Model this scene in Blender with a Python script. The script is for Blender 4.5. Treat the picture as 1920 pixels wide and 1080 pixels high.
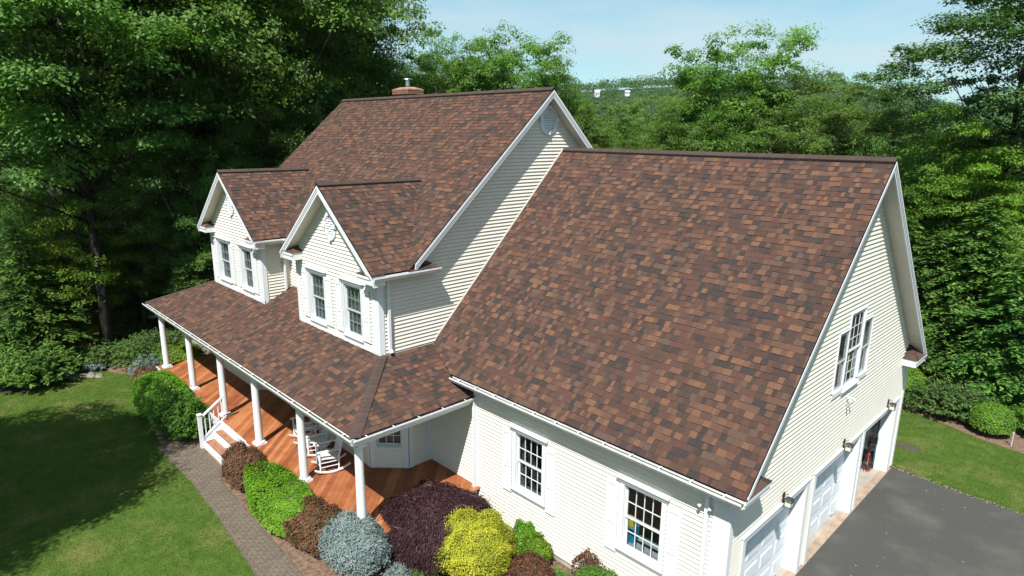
import bpy, math, random
import numpy as np
from mathutils import Vector, Matrix
random.seed(7)
RNG = np.random.default_rng(7)
V = Vector
SC = bpy.context.scene
for o in list(bpy.data.objects):
    bpy.data.objects.remove(o)
COL = SC.collection

# ------------------------------------------------------------------ camera, sky, sun, exposure
CAM = V((4.287, -9.492, 9.386))
YAW, PITCH, ROLL, FPX = 0.798, -0.239, 0.010, 1189.6
cam = bpy.data.objects.new('camera', bpy.data.cameras.new('camera'))
COL.objects.link(cam)
fw = V((-math.sin(YAW)*math.cos(PITCH), math.cos(YAW)*math.cos(PITCH), math.sin(PITCH)))
rt0 = V((math.cos(YAW), math.sin(YAW), 0))
up0 = rt0.cross(fw)
rt = rt0*math.cos(ROLL) + up0*math.sin(ROLL)
up = -rt0*math.sin(ROLL) + up0*math.cos(ROLL)
M = Matrix((rt, up, -fw)).transposed().to_4x4()
M.translation = CAM
cam.matrix_world = M
cam.data.sensor_width = 36
cam.data.lens = 36*FPX/1920
cam.data.clip_start = 0.1
cam.data.clip_end = 6000
SC.camera = cam

SUN_TRAVEL = V((-0.34, 0.595, -1.0)).normalized()
SUN_EL = math.asin(-SUN_TRAVEL.z)
tosun = -SUN_TRAVEL
SUN_AZ = math.atan2(tosun.x, tosun.y)      # clockwise from +Y
sun = bpy.data.objects.new('sun', bpy.data.lights.new('sun', 'SUN'))
COL.objects.link(sun)
sun.data.energy = 3.6
sun.data.angle = math.radians(0.53)
sun.data.color = (1.0, 0.965, 0.91)
sun.rotation_euler = (-SUN_TRAVEL).to_track_quat('Z', 'Y').to_euler()
sun.location = (10, -20, 40)

W = bpy.data.worlds.new('World')
SC.world = W
W.use_nodes = True
nt = W.node_tree
nt.nodes.clear()
N_ = nt.nodes.new
outw = N_('ShaderNodeOutputWorld'); bg = N_('ShaderNodeBackground')
sky = N_('ShaderNodeTexSky'); sky.sky_type = 'NISHITA'; sky.sun_disc = False
sky.sun_elevation = SUN_EL; sky.sun_rotation = SUN_AZ
sky.altitude = 100; sky.air_density = 1.0; sky.dust_density = 0.6; sky.ozone_density = 1.6
tc = N_('ShaderNodeTexCoord'); mp = N_('ShaderNodeMapping'); mp.inputs['Scale'].default_value = (1.2, 1.2, 5.0)
mp.inputs['Rotation'].default_value = (0.12, 0.05, 0.6)
nz = N_('ShaderNodeTexNoise'); nz.inputs['Scale'].default_value = 1.7; nz.inputs['Detail'].default_value = 5; nz.inputs['Roughness'].default_value = 0.55
rmp = N_('ShaderNodeMapRange'); rmp.inputs['From Min'].default_value = 0.40; rmp.inputs['From Max'].default_value = 0.66
rmp.inputs['To Min'].default_value = 0.30; rmp.inputs['To Max'].default_value = 0.95
mx = N_('ShaderNodeMixRGB'); mx.inputs['Color2'].default_value = (3.35, 4.1, 4.45, 1)
tint = N_('ShaderNodeMixRGB'); tint.blend_type = 'MULTIPLY'; tint.inputs['Fac'].default_value = 1; tint.inputs['Color2'].default_value = (.44, .73, .70, 1)
nt.links.new(tc.outputs['Generated'], mp.inputs['Vector']); nt.links.new(mp.outputs[0], nz.inputs['Vector'])
nt.links.new(nz.outputs['Fac'], rmp.inputs['Value']); nt.links.new(rmp.outputs[0], mx.inputs['Fac'])
nt.links.new(sky.outputs[0], tint.inputs['Color1']); nt.links.new(tint.outputs[0], mx.inputs['Color1']); nt.links.new(mx.outputs[0], bg.inputs['Color'])
nt.links.new(bg.outputs[0], outw.inputs[0])
bg.inputs['Strength'].default_value = 0.073
SC.view_settings.view_transform = 'Standard'
SC.view_settings.look = 'None'
SC.view_settings.gamma = 1
SC.view_settings.exposure = 1.40
SC.view_settings.use_curve_mapping = False
SC.cycles.max_bounces = 8
SC.cycles.transparent_max_bounces = 8
SC.cycles.diffuse_bounces = 6
SC.cycles.glossy_bounces = 2
SC.cycles.transmission_bounces = 5
SC.cycles.volume_bounces = 0
SC.cycles.sample_clamp_indirect = 4
SC.cycles.use_denoising = True
SC.cycles.adaptive_threshold = 0.006
SC.cycles.denoising_prefilter = 'NONE'
SC.cycles.sample_clamp_indirect = 2.5

# ------------------------------------------------------------------ materials
def newmat(name):
    m = bpy.data.materials.new(name); m.use_nodes = True
    return m, m.node_tree, m.node_tree.nodes['Principled BSDF']
def pmat(name, col, rough=0.6, spec=0.4, var=0.08, scale=6.0, bump=0.0, bscale=60.0, metal=0.0, col2=None, objvar=0.0, coord='Object', detail=4):
    m, t, b = newmat(name)
    n = t.nodes.new; L = t.links.new
    tcn = n('ShaderNodeTexCoord'); no = n('ShaderNodeTexNoise')
    no.inputs['Scale'].default_value = scale; no.inputs['Detail'].default_value = detail
    L(tcn.outputs[coord], no.inputs['Vector'])
    mixn = n('ShaderNodeMixRGB')
    c = V(col)
    c2 = V(col2) if col2 else c*(1+var*2)
    c1 = c if col2 else c*(1-var*2)
    mixn.inputs['Color1'].default_value = (*c1, 1); mixn.inputs['Color2'].default_value = (*c2, 1)
    mr = n('ShaderNodeMapRange'); mr.inputs['From Min'].default_value = 0.3; mr.inputs['From Max'].default_value = 0.7
    L(no.outputs['Fac'], mr.inputs['Value']); L(mr.outputs[0], mixn.inputs['Fac'])
    last = mixn.outputs[0]
    if objvar:
        oi = n('ShaderNodeObjectInfo'); hsv = n('ShaderNodeHueSaturation')
        r2 = n('ShaderNodeMapRange'); r2.inputs['To Min'].default_value = 1-objvar; r2.inputs['To Max'].default_value = 1+objvar
        L(oi.outputs['Random'], r2.inputs['Value']); L(r2.outputs[0], hsv.inputs['Value']); L(last, hsv.inputs['Color'])
        last = hsv.outputs[0]
    L(last, b.inputs['Base Color'])
    b.inputs['Roughness'].default_value = rough
    b.inputs['Specular IOR Level'].default_value = spec
    b.inputs['Metallic'].default_value = metal
    if bump:
        nb = n('ShaderNodeTexNoise'); nb.inputs['Scale'].default_value = bscale; nb.inputs['Detail'].default_value = 3
        L(tcn.outputs[coord], nb.inputs['Vector'])
        bp = n('ShaderNodeBump'); bp.inputs['Strength'].default_value = bump; bp.inputs['Distance'].default_value = 0.02
        L(nb.outputs['Fac'], bp.inputs['Height']); L(bp.outputs[0], b.inputs['Normal'])
    return m
def leafmat(name, dark, light, trans=0.40, rough=0.55, spec=0.2, tcol=None, vscale=0.35):
    m, t, b = newmat(name)
    n = t.nodes.new; L = t.links.new
    ge = n('ShaderNodeNewGeometry'); tcn = n('ShaderNodeTexCoord'); no = n('ShaderNodeTexNoise')
    no.inputs['Scale'].default_value = vscale; no.inputs['Detail'].default_value = 2
    L(tcn.outputs['Object'], no.inputs['Vector'])
    ad = n('ShaderNodeMath'); ad.operation = 'MULTIPLY_ADD'; ad.inputs[1].default_value = 0.65
    s2 = n('ShaderNodeMath'); s2.operation = 'MULTIPLY_ADD'; s2.inputs[1].default_value = 1.6; s2.inputs[2].default_value = -0.62
    L(no.outputs['Fac'], s2.inputs[0]); L(ge.outputs['Random Per Island'], ad.inputs[0]); L(s2.outputs[0], ad.inputs[2])
    mixn = n('ShaderNodeMixRGB'); mixn.inputs['Color1'].default_value = (*dark, 1); mixn.inputs['Color2'].default_value = (*light, 1)
    mixn.use_clamp = True
    cl = n('ShaderNodeClamp'); L(ad.outputs[0], cl.inputs['Value']); L(cl.outputs[0], mixn.inputs['Fac'])
    oi = n('ShaderNodeObjectInfo'); hsv = n('ShaderNodeHueSaturation')
    r2 = n('ShaderNodeMapRange'); r2.inputs['To Min'].default_value = 0.485; r2.inputs['To Max'].default_value = 0.512
    r3 = n('ShaderNodeMapRange'); r3.inputs['To Min'].default_value = 0.85; r3.inputs['To Max'].default_value = 1.15
    L(oi.outputs['Random'], r2.inputs['Value']); L(r2.outputs[0], hsv.inputs['Hue'])
    L(oi.outputs['Random'], r3.inputs['Value']); L(r3.outputs[0], hsv.inputs['Value'])
    L(mixn.outputs[0], hsv.inputs['Color'])
    L(hsv.outputs[0], b.inputs['Base Color'])
    b.inputs['Roughness'].default_value = rough; b.inputs['Specular IOR Level'].default_value = spec
    tr = n('ShaderNodeBsdfTranslucent')
    tm = n('ShaderNodeMixRGB'); tm.blend_type = 'MULTIPLY'; tm.inputs['Fac'].default_value = 1
    tm.inputs['Color2'].default_value = (*(tcol or (1.5, 1.7, 0.6)), 1)
    L(hsv.outputs[0], tm.inputs['Color1']); L(tm.outputs[0], tr.inputs['Color'])
    ms = n('ShaderNodeMixShader'); ms.inputs['Fac'].default_value = trans
    out = t.nodes['Material Output']
    L(b.outputs[0], ms.inputs[1]); L(tr.outputs[0], ms.inputs[2]); L(ms.outputs[0], out.inputs['Surface'])
    return m

SH_COLS = [tuple(k*f for k, f in zip(c, (.80, .725, .695))) for c in [(.092, .062, .052), (.104, .062, .052), (.055, .049, .048), (.168, .100, .067), (.122, .078, .060), (.074, .056, .050), (.152, .088, .062), (.080, .055, .047), (.112, .080, .066), (.132, .080, .060), (.064, .050, .047)]]
SH_W = [.16, .14, .12, .08, .10, .08, .06, .09, .07, .05, .05]
SHM = [pmat('asphalt_shingle_%d' % i, c, rough=.95, spec=.06, var=.16, scale=200, bump=.6, bscale=420, coord='Object', objvar=0.0, detail=2) for i, c in enumerate(SH_COLS)]
M_deck = pmat('roof_felt', (.04, .03, .028), rough=.95, spec=.1)
M_cap = pmat('ridge_cap_shingle', (.062, .043, .037), rough=.95, spec=.15, var=.2, scale=200, bump=.5, bscale=300, objvar=.10)
M_dark = pmat('ridge_vent_plastic', (.012, .011, .011), rough=.8, spec=.1)
M_side = pmat('cream_vinyl_siding', (.61, .582, .515), rough=.5, spec=.3, var=.015, scale=2.5)
M_white = pmat('white_vinyl_trim', (.60, .62, .64), rough=.42, spec=.4, var=.012, scale=3)
M_soff = pmat('cream_soffit', (.56, .53, .45), rough=.6, spec=.25, var=.02, scale=3)
M_alu = pmat('white_aluminium_gutter', (.60, .61, .62), rough=.38, spec=.5, var=.05, scale=5)
M_debris = pmat('gutter_debris', (.045, .055, .03), rough=.95, spec=.1, col2=(.09, .075, .05), scale=14)
M_door = pmat('white_steel_door', (.58, .62, .66), rough=.45, spec=.4, var=.01)
M_black = pmat('black_metal', (.02, .02, .022), rough=.5, spec=.4)
M_screen = pmat('grey_insect_screen_frame', (.32, .33, .34), rough=.6)
M_conc = pmat('concrete', (.27, .24, .20), rough=.9, spec=.2, var=.08, scale=3, bump=.15, bscale=40)
M_found = pmat('foundation_concrete', (.36, .34, .29), rough=.9, spec=.2, var=.1, scale=4, bump=.2, bscale=30)
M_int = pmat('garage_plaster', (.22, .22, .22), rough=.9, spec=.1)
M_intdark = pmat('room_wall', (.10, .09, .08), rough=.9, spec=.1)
M_blind = pmat('window_blind_slat', (.20, .22, .23), rough=.6)
M_sashg = pmat('grey_sash_painted_shade', (.40, .42, .43), rough=.5)  # shade of the recessed bay sashes put into the grey; some bars share it
M_curtd = pmat('grey_curtain', (.055, .062, .066), rough=.8, var=.1, scale=8)
M_curt = pmat('white_curtain', (.18, .20, .20), rough=.8, var=.04, scale=8)
M_bark = pmat('grey_bark', (.075, .062, .05), rough=.95, spec=.1, var=.25, scale=5, bump=.8, bscale=25)
M_barkd = pmat('dark_bark', (.035, .03, .026), rough=.95, spec=.1, var=.25, scale=5, bump=.8, bscale=25)
M_stem = pmat('shrub_stem', (.06, .045, .03), rough=.9, spec=.1)
M_pale = pmat('bare_pale_twig', (.17, .12, .10), rough=.8, spec=.1)
M_wood = [pmat('oiled_deck_board_%d' % i, c, rough=.5, spec=.3, col2=tuple(k*1.35+.01 for k in c), scale=3.5, coord='Object') for i, c in enumerate([(.185, .058, .020), (.23, .080, .028), (.155, .048, .017), (.27, .105, .040), (.205, .068, .024)])]
M_tread = pmat('faded_tread_board', (.24, .12, .075), rough=.7, spec=.2, var=.12, scale=8)
M_paver = [pmat('weathered_paver_%d' % i, c, rough=.92, spec=.15, var=.16, scale=18, bump=.3, bscale=60) for i, c in enumerate([(.108, .088, .068), (.118, .096, .074), (.102, .083, .065), (.124, .101, .078), (.112, .091, .071)])]
M_joint = pmat('paver_joint_sand', (.095, .080, .060), rough=.95, spec=.1, var=.2, scale=10)
M_mulch = pmat('bark_mulch', (.085, .055, .038), rough=.95, spec=.1, col2=(.20, .135, .095), scale=9, bump=1.0, bscale=45, detail=8)
M_chip = pmat('mulch_chip', (.16, .095, .06), rough=.95, spec=.1, col2=(.36, .24, .16), scale=3, coord='Generated')
M_brickred = pmat('chimney_brick', (.17, .065, .045), rough=.85, spec=.2, col2=(.26, .13, .09), scale=12)
M_mortar = pmat('chimney_mortar', (.26, .19, .15), rough=.9, spec=.1)
M_crownm = pmat('chimney_mortar_crown', (.34, .21, .15), rough=.9, spec=.1, col2=(.22, .11, .08), scale=6)
M_steel = pmat('stainless_flue', (.62, .62, .62), rough=.3, metal=1.0)
M_rock = pmat('grey_stone', (.15, .14, .12), rough=.9, spec=.2, var=.15, scale=5, bump=.5, bscale=12)
M_lampg = pmat('frosted_lantern_glass', (.55, .55, .45), rough=.3)
M_sign = pmat('white_sign_board', (.75, .75, .75), rough=.5)
M_maroon = pmat('maroon_lettering', (.22, .01, .03), rough=.5)
M_yel = pmat('yellow_plastic', (.75, .55, .02), rough=.4)
M_blue = pmat('blue_plastic', (.02, .28, .45), rough=.4)
M_red = pmat('red_plastic', (.45, .05, .05), rough=.4)
M_teal = pmat('dark_teal_seal', (.03, .10, .11), rough=.5)
M_silver = pmat('grey_plastic', (.4, .4, .42), rough=.4)

def glassmat():
    m, t, b = newmat('window_glass')
    n = t.nodes.new; L = t.links.new
    gl = n('ShaderNodeBsdfGlossy'); gl.inputs['Roughness'].default_value = 0.03; gl.inputs['Color'].default_value = (.9, .95, 1, 1)
    tr = n('ShaderNodeBsdfTransparent'); tr.inputs['Color'].default_value = (.78, .82, .82, 1)
    fr = n('ShaderNodeFresnel'); fr.inputs['IOR'].default_value = 1.6
    ms = n('ShaderNodeMixShader')
    ge = n('ShaderNodeNewGeometry'); inv = n('ShaderNodeMath'); inv.operation = 'SUBTRACT'; inv.inputs[0].default_value = 1
    mu = n('ShaderNodeMath'); mu.operation = 'MULTIPLY'
    L(ge.outputs['Backfacing'], inv.inputs[1]); L(inv.outputs[0], mu.inputs[0]); L(fr.outputs[0], mu.inputs[1])
    L(mu.outputs[0], ms.inputs['Fac']); L(tr.outputs[0], ms.inputs[1]); L(gl.outputs[0], ms.inputs[2])
    L(ms.outputs[0], t.nodes['Material Output'].inputs['Surface'])
    return m
M_glass = glassmat()

def groundmat(name, cols, scales, bump=.4, bscale=30, rough=.95):
    """two-scale blend of three colours"""
    m, t, b = newmat(name)
    n = t.nodes.new; L = t.links.new
    tcn = n('ShaderNodeTexCoord')
    a = n('ShaderNodeTexNoise'); a.inputs['Scale'].default_value = scales[0]; a.inputs['Detail'].default_value = 5
    c = n('ShaderNodeTexNoise'); c.inputs['Scale'].default_value = scales[1]; c.inputs['Detail'].default_value = 6; c.inputs['Roughness'].default_value = .7
    L(tcn.outputs['Object'], a.inputs['Vector']); L(tcn.outputs['Object'], c.inputs['Vector'])
    m1 = n('ShaderNodeMixRGB'); m1.inputs['Color1'].default_value = (*cols[0], 1); m1.inputs['Color2'].default_value = (*cols[1], 1)
    ra = n('ShaderNodeMapRange'); ra.inputs['From Min'].default_value = .35; ra.inputs['From Max'].default_value = .65
    L(c.outputs['Fac'], ra.inputs['Value']); L(ra.outputs[0], m1.inputs['Fac'])
    m2 = n('ShaderNodeMixRGB'); m2.inputs['Color2'].default_value = (*cols[2], 1)
    rb = n('ShaderNodeMapRange'); rb.inputs['From Min'].default_value = .50; rb.inputs['From Max'].default_value = .78
    L(a.outputs['Fac'], rb.inputs['Value']); L(rb.outputs[0], m2.inputs['Fac']); L(m1.outputs[0], m2.inputs['Color1'])
    L(m2.outputs[0], b.inputs['Base Color']); b.inputs['Roughness'].default_value = rough; b.inputs['Specular IOR Level'].default_value = .15
    nb = n('ShaderNodeTexNoise'); nb.inputs['Scale'].default_value = bscale; nb.inputs['Detail'].default_value = 4
    L(tcn.outputs['Object'], nb.inputs['Vector'])
    bp = n('ShaderNodeBump'); bp.inputs['Strength'].default_value = bump; bp.inputs['Distance'].default_value = .03
    L(nb.outputs['Fac'], bp.inputs['Height']); L(bp.outputs[0], b.inputs['Normal'])
    return m
M_lawn = groundmat('mown_grass', [(.033, .072, .009), (.066, .110, .016), (.140, .130, .045)], (.75, 3.0), bump=.8, bscale=45)
M_blade = leafmat('grass_blade', (0.041, 0.081, 0.011), (0.103, 0.140, 0.032), trans=.25, vscale=.6, rough=.8, spec=.08)
M_asph = groundmat('driveway_asphalt', [(.043, .043, .040), (.068, .067, .062), (.098, .094, .086)], (.7, 70), bump=.35, bscale=120)
M_floorf = groundmat('forest_floor', [(.022, .020, .012), (.04, .034, .018), (.03, .045, .016)], (.3, 4), bump=.8, bscale=8)
M_hill = groundmat('hillside_woodland_floor', [(.018, .035, .012), (.030, .050, .018), (.04, .055, .02)], (.02, .2), bump=.5, bscale=1)

# leaf colours
L_maple = leafmat('maple_leaf', (0.041, 0.096, 0.022), (0.131, 0.240, 0.054))
L_oak = leafmat('oak_leaf', (0.041, 0.096, 0.017), (0.143, 0.240, 0.038))
L_dark = leafmat('dark_leaf', (0.028, 0.068, 0.021), (0.088, 0.165, 0.047), trans=.25)  # darker green mix for understorey and the tall tree
L_yel = leafmat('young_yellow_green_leaf', (0.052, 0.130, 0.015), (0.165, 0.290, 0.032), trans=.4)
L_ash = leafmat('ash_leaf', (0.045, 0.099, 0.019), (0.124, 0.208, 0.041))
L_hem = leafmat('hemlock_needle', (0.033, 0.090, 0.018), (0.131, 0.256, 0.045), trans=.2)
L_jun = leafmat('juniper_needle', (0.031, 0.070, 0.020), (0.098, 0.168, 0.042), trans=.15)
L_yew = leafmat('yew_needle', (0.026, 0.081, 0.013), (0.111, 0.221, 0.029), trans=.2)
L_hemg = leafmat('gold_tipped_needle', (.06, .09, .014), (.20, .20, .035), trans=.2)
L_lime = leafmat('lime_privet_leaf', (.050, .13, .010), (.15, .28, .018), trans=.3, vscale=2)
L_box = leafmat('boxwood_leaf', (0.040, 0.115, 0.011), (0.127, 0.253, 0.025), trans=.25, vscale=2)
L_barb = leafmat('bronze_barberry_leaf', (.035, .040, .016), (.17, .065, .038), trans=.2, tcol=(1.5, .9, .6), vscale=5)
L_blue = leafmat('blue_spruce_needle', (.070, .100, .096), (.205, .255, .245), trans=.1, tcol=(1, 1.1, 1.1), vscale=3)
L_purp = leafmat('purple_maple_leaf', (.020, .010, .013), (.060, .026, .032), trans=.2, tcol=(1.6, .6, .6), vscale=3)
L_gold = leafmat('golden_thread_cypress_leaf', (.13, .15, .012), (.40, .37, .03), trans=.2, vscale=3)
L_far = leafmat('distant_canopy_leaf', (0.023, 0.065, 0.018), (0.072, 0.143, 0.036), trans=.2, vscale=.012, spec=.04, rough=.8)

# ------------------------------------------------------------------ object helpers
def setp(o, label=None, cat=None, group=None, kind=None):
    if label: o['label'] = label
    if cat: o['category'] = cat
    if group: o['group'] = group
    if kind: o['kind'] = kind
    return o
def link(o, parent=None, loc=None):
    COL.objects.link(o)
    if parent: o.parent = parent
    if loc is not None: o.location = loc
    return o
def empty(name, loc, label, cat, group=None, rz=0):
    o = bpy.data.objects.new(name, None); COL.objects.link(o)
    o.location = loc; o.rotation_euler = (0, 0, rz); o.empty_display_size = .3
    return setp(o, label, cat, group)
class MB:
    def __init__(s): s.v = []; s.f = []; s.mi = []
    def add(s, vs, fs, mi=0):
        b = len(s.v); s.v += [tuple(p) for p in vs]
        for f in fs: s.f.append(tuple(b+i for i in f)); s.mi.append(mi)
    def poly(s, pts, mi=0): s.add(pts, [tuple(range(len(pts)))], mi)
    def hexa(s, p, mi=0):   # p: 4 bottom + 4 top
        s.add(p, [(3, 2, 1, 0), (4, 5, 6, 7), (0, 1, 5, 4), (1, 2, 6, 5), (2, 3, 7, 6), (3, 0, 4, 7)], mi)
    def box(s, x0, x1, y0, y1, z0, z1, mi=0):
        s.hexa([(x0, y0, z0), (x1, y0, z0), (x1, y1, z0), (x0, y1, z0), (x0, y0, z1), (x1, y0, z1), (x1, y1, z1), (x0, y1, z1)], mi)
    def obox(s, O, a, b, c, mi=0):   # oriented box from corner O with edge vectors
        O, a, b, c = V(O), V(a), V(b), V(c)
        s.hexa([O, O+a, O+a+b, O+b, O+c, O+a+c, O+a+b+c, O+b+c], mi)
    def extr(s, prof, O, A, B, D, mi=0, cap=True):  # profile (a,b) list along D
        O, A, B, D = V(O), V(A), V(B), V(D)
        n = len(prof); v = [O+A*a+B*b for a, b in prof]; v += [p+D for p in v]
        f = [(i, (i+1) % n, n+(i+1) % n, n+i) for i in range(n)]
        if cap: f += [tuple(range(n-1, -1, -1)), tuple(range(n, 2*n))]
        s.add(v, f, mi)
    def open_extr(s, prof, O, A, B, D, mi=0):
        O, A, B, D = V(O), V(A), V(B), V(D)
        n = len(prof); v = [O+A*a+B*b for a, b in prof]; v += [p+D for p in v]
        s.add(v, [(i, i+1, n+i+1, n+i) for i in range(n-1)], mi)
    def lathe(s, prof, O, seg=20, mi=0):  # prof (r,z)
        O = V(O); v = []; f = []
        for r, z in prof:
            for k in range(seg):
                a = 2*math.pi*k/seg; v.append((O.x+r*math.cos(a), O.y+r*math.sin(a), O.z+z))
        for j in range(len(prof)-1):
            for k in range(seg):
                f.append((j*seg+k, j*seg+(k+1) % seg, (j+1)*seg+(k+1) % seg, (j+1)*seg+k))
        f.append(tuple(range(seg-1, -1, -1))); f.append(tuple((len(prof)-1)*seg+k for k in range(seg)))
        s.add(v, f, mi)
    def tube(s, pts, rs, seg=6, mi=0):
        pts = [V(p) for p in pts]; v = []; f = []
        for i, p in enumerate(pts):
            d = (pts[min(i+1, len(pts)-1)]-pts[max(i-1, 0)]).normalized()
            a = d.orthogonal().normalized() if i == 0 else (a - d*a.dot(d)).normalized()
            b = d.cross(a)
            for k in range(seg):
                t = 2*math.pi*k/seg; v.append(p+(a*math.cos(t)+b*math.sin(t))*rs[i])
        for j in range(len(pts)-1):
            for k in range(seg):
                f.append((j*seg+k, j*seg+(k+1) % seg, (j+1)*seg+(k+1) % seg, (j+1)*seg+k))
        f.append(tuple(range(seg-1, -1, -1))); f.append(tuple((len(pts)-1)*seg+k for k in range(seg)))
        s.add(v, f, mi)
    def mesh(s, name, mats, smooth=False):
        m = bpy.data.meshes.new(name); m.from_pydata(s.v, [], s.f)
        for k in (mats if isinstance(mats, (list, tuple)) else [mats]): m.materials.append(k)
        if any(s.mi): m.polygons.foreach_set('material_index', s.mi)
        if smooth: m.polygons.foreach_set('use_smooth', [True]*len(s.f))
        m.update(); return m
    def build(s, name, mats, parent=None, smooth=False, loc=None, bevel=0, **k):
        o = bpy.data.objects.new(name, s.mesh(name, mats, smooth)); link(o, parent, loc)
        if bevel:
            md = o.modifiers.new('bevel', 'BEVEL'); md.width = bevel; md.segments = 2; md.limit_method = 'ANGLE'
        return setp(o, **k)

def npmesh(name, verts, quads, mats, smooth=False, mi=None):
    m = bpy.data.meshes.new(name)
    nv, nf = len(verts), len(quads)
    k = quads.shape[1]
    m.vertices.add(nv); m.vertices.foreach_set('co', np.asarray(verts, dtype=np.float32).ravel())
    m.loops.add(nf*k); m.loops.foreach_set('vertex_index', np.asarray(quads, dtype=np.int32).ravel())
    m.polygons.add(nf); m.polygons.foreach_set('loop_start', np.arange(nf, dtype=np.int32)*k)
    try: m.polygons.foreach_set('loop_total', np.full(nf, k, dtype=np.int32))
    except Exception: pass
    if smooth: m.polygons.foreach_set('use_smooth', np.ones(nf, dtype=bool))
    for a in (mats if isinstance(mats, (list, tuple)) else [mats]): m.materials.append(a)
    if mi is not None: m.polygons.foreach_set('material_index', np.asarray(mi, dtype=np.int32))
    m.update(calc_edges=True); m.validate()
    return m
def unit(a): return a/(np.linalg.norm(a, axis=-1, keepdims=True)+1e-9)
def leaves(c, n, size, aspect=.5, tdir=None, rng=RNG):
    """rhombus leaves. c (N,3), n (N,3), size scalar or (N,)"""
    N = len(c); n = unit(n)
    t = rng.normal(size=(N, 3)) if tdir is None else tdir + rng.normal(size=(N, 3))*.25
    t = unit(t - n*np.sum(t*n, 1, keepdims=True)); b = np.cross(n, t)
    sz = (np.ones(N)*size)[:, None]
    v = np.stack([c-t*sz*.5, c+b*sz*.5*aspect+t*sz*.05, c+t*sz*.5, c-b*sz*.5*aspect+t*sz*.05], 1).reshape(-1, 3)
    q = np.arange(4*N).reshape(N, 4)
    return v, q

# ------------------------------------------------------------------ ground, hills
def hterr(x, y):
    dx, dy = x+8, y-6
    r = np.hypot(dx, dy); a = np.arctan2(dx, dy)
    ss = lambda e0, e1, t: (lambda u: u*u*(3-2*u))(np.clip((t-e0)/(e1-e0), 0, 1))
    back = np.clip(ss(-.35, .35, np.cos(a+.55)), 0, 1)
    top = 77 + 9*np.sin(a*5+1) + 7*np.sin(a*11+.4) - 40*ss(-.42, -.12, a)
    z = -24*ss(24, 170, r)*back + (top+24*back)*ss(260, 900, r) - 60*ss(1000, 1500, r)
    z += 2.0*np.sin(x*.021+1)*np.sin(y*.018)*ss(60, 200, r)
    return z
rs = np.concatenate([[0, 8, 16, 22], np.linspace(26, 180, 22), np.geomspace(195, 1800, 40)])
na = 120
an = np.linspace(0, 2*np.pi, na, endpoint=False)
gv = []
for r in rs:
    X = -8+r*np.sin(an); Y = 6+r*np.cos(an)
    gv.append(np.stack([X, Y, hterr(X, Y)-.03], 1))
gv = np.concatenate(gv)
i, j = np.meshgrid(np.arange(len(rs)-1), np.arange(na), indexing='ij')
gq = np.stack([i*na+j, i*na+(j+1) % na, (i+1)*na+(j+1) % na, (i+1)*na+j], -1).reshape(-1, 4)[:, ::-1]
far = (np.repeat(rs[1:], na) > 30).astype(int)
g = bpy.data.objects.new('ground', npmesh('ground', gv, gq, [M_floorf, M_hill], True, far)); link(g); setp(g, kind='structure')

def sheet(name, pts, z, mat, thick=.05, **k):
    mb = MB(); n = len(pts)
    mb.add([(x, y, z) for x, y in pts]+[(x, y, z-thick) for x, y in pts],
           [tuple(range(n))]+[(i, n+i, n+(i+1) % n, (i+1) % n) for i in range(n)])
    return mb.build(name, mat, **k)
def ccw(p):
    a = sum(p[i][0]*p[(i+1) % len(p)][1]-p[(i+1) % len(p)][0]*p[i][1] for i in range(len(p)))
    return p if a > 0 else p[::-1]
LAWN_L = ccw([(-24.9, -5.2), (-23.9, -4.45), (-23.0, -3.9), (-21.9, -3.95), (-20, -4.2), (-17.5, -4.6), (-15.9, -4.8), (-14.6, -4.78), (-13, -4.73), (-11.2, -4.8), (-9.5, -4.9), (-8, -5.0), (-6, -5.3), (0, -5.9), (0.0, -34), (-40, -34), (-34, -10), (-27, -8.6), (-24.5, -8.4), (-23.6, -7.2), (-24.2, -6.2)])
sheet('lawn', LAWN_L, .015, M_lawn, kind='structure')
LAWN_R = ccw([(-12, 10.4), (0, 10.4), (1.1, 10.22), (2.1, 10.12), (3.2, 10.1), (12, 9.9), (12, 15.3), (4, 14.1), (2.6, 14.1), (1.5, 14.3), (.3, 14.75), (-.8, 15.1), (-3, 15.9), (-12, 16.5)])
sheet('lawn', LAWN_R, .015, M_lawn, kind='structure')
sheet('driveway', ccw([(.02, 10.18), (1.1, 10.12), (2.1, 10.03), (3.2, 10.0), (14, 9.8), (14, -30), (.6, -30), (.6, -3), (.02, -.2)]), .02, M_asph, thick=.06, kind='structure')
sheet('garden_bed', ccw([(-26.5, -.5), (-26, -3.5), (-23.9, -4.5), (-21.9, -4.0), (-20, -4.25), (-17.5, -4.65), (-15.7, -4.95), (-14.6, -4.95), (-9, -5.1), (-6, -5.6), (.55, -6.1), (.55, .2), (-20, .2), (-22, 1)]), .008, M_mulch, kind='structure')
sheet('garden_bed', ccw([(-12, 16.4), (-3, 15.5), (-.8, 14.7), (.3, 14.3), (1.5, 13.7), (2.6, 13.65), (4, 13.6), (12, 14.9), (12, 19), (-12, 20)]), .008, M_mulch, kind='structure')

# ------------------------------------------------------------------ clip helper
def clip(poly, conv):
    """Sutherland-Hodgman; conv is convex ccw"""
    out = poly
    n = len(conv)
    for i in range(n):
        a, b = conv[i], conv[(i+1) % n]
        if not out: return []
        inp, out = out, []
        f = lambda p: (b[0]-a[0])*(p[1]-a[1])-(b[1]-a[1])*(p[0]-a[0])
        for k in range(len(inp)):
            p, q = inp[k], inp[(k+1) % len(inp)]
            fp, fq = f(p), f(q)
            if fp >= 0: out.append(p)
            if (fp >= 0) != (fq >= 0):
                t = fp/(fp-fq); out.append((p[0]+(q[0]-p[0])*t, p[1]+(q[1]-p[1])*t))
    return out
def area(p): return abs(sum(p[i][0]*p[(i+1) % len(p)][1]-p[(i+1) % len(p)][0]*p[i][1] for i in range(len(p))))/2

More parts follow.
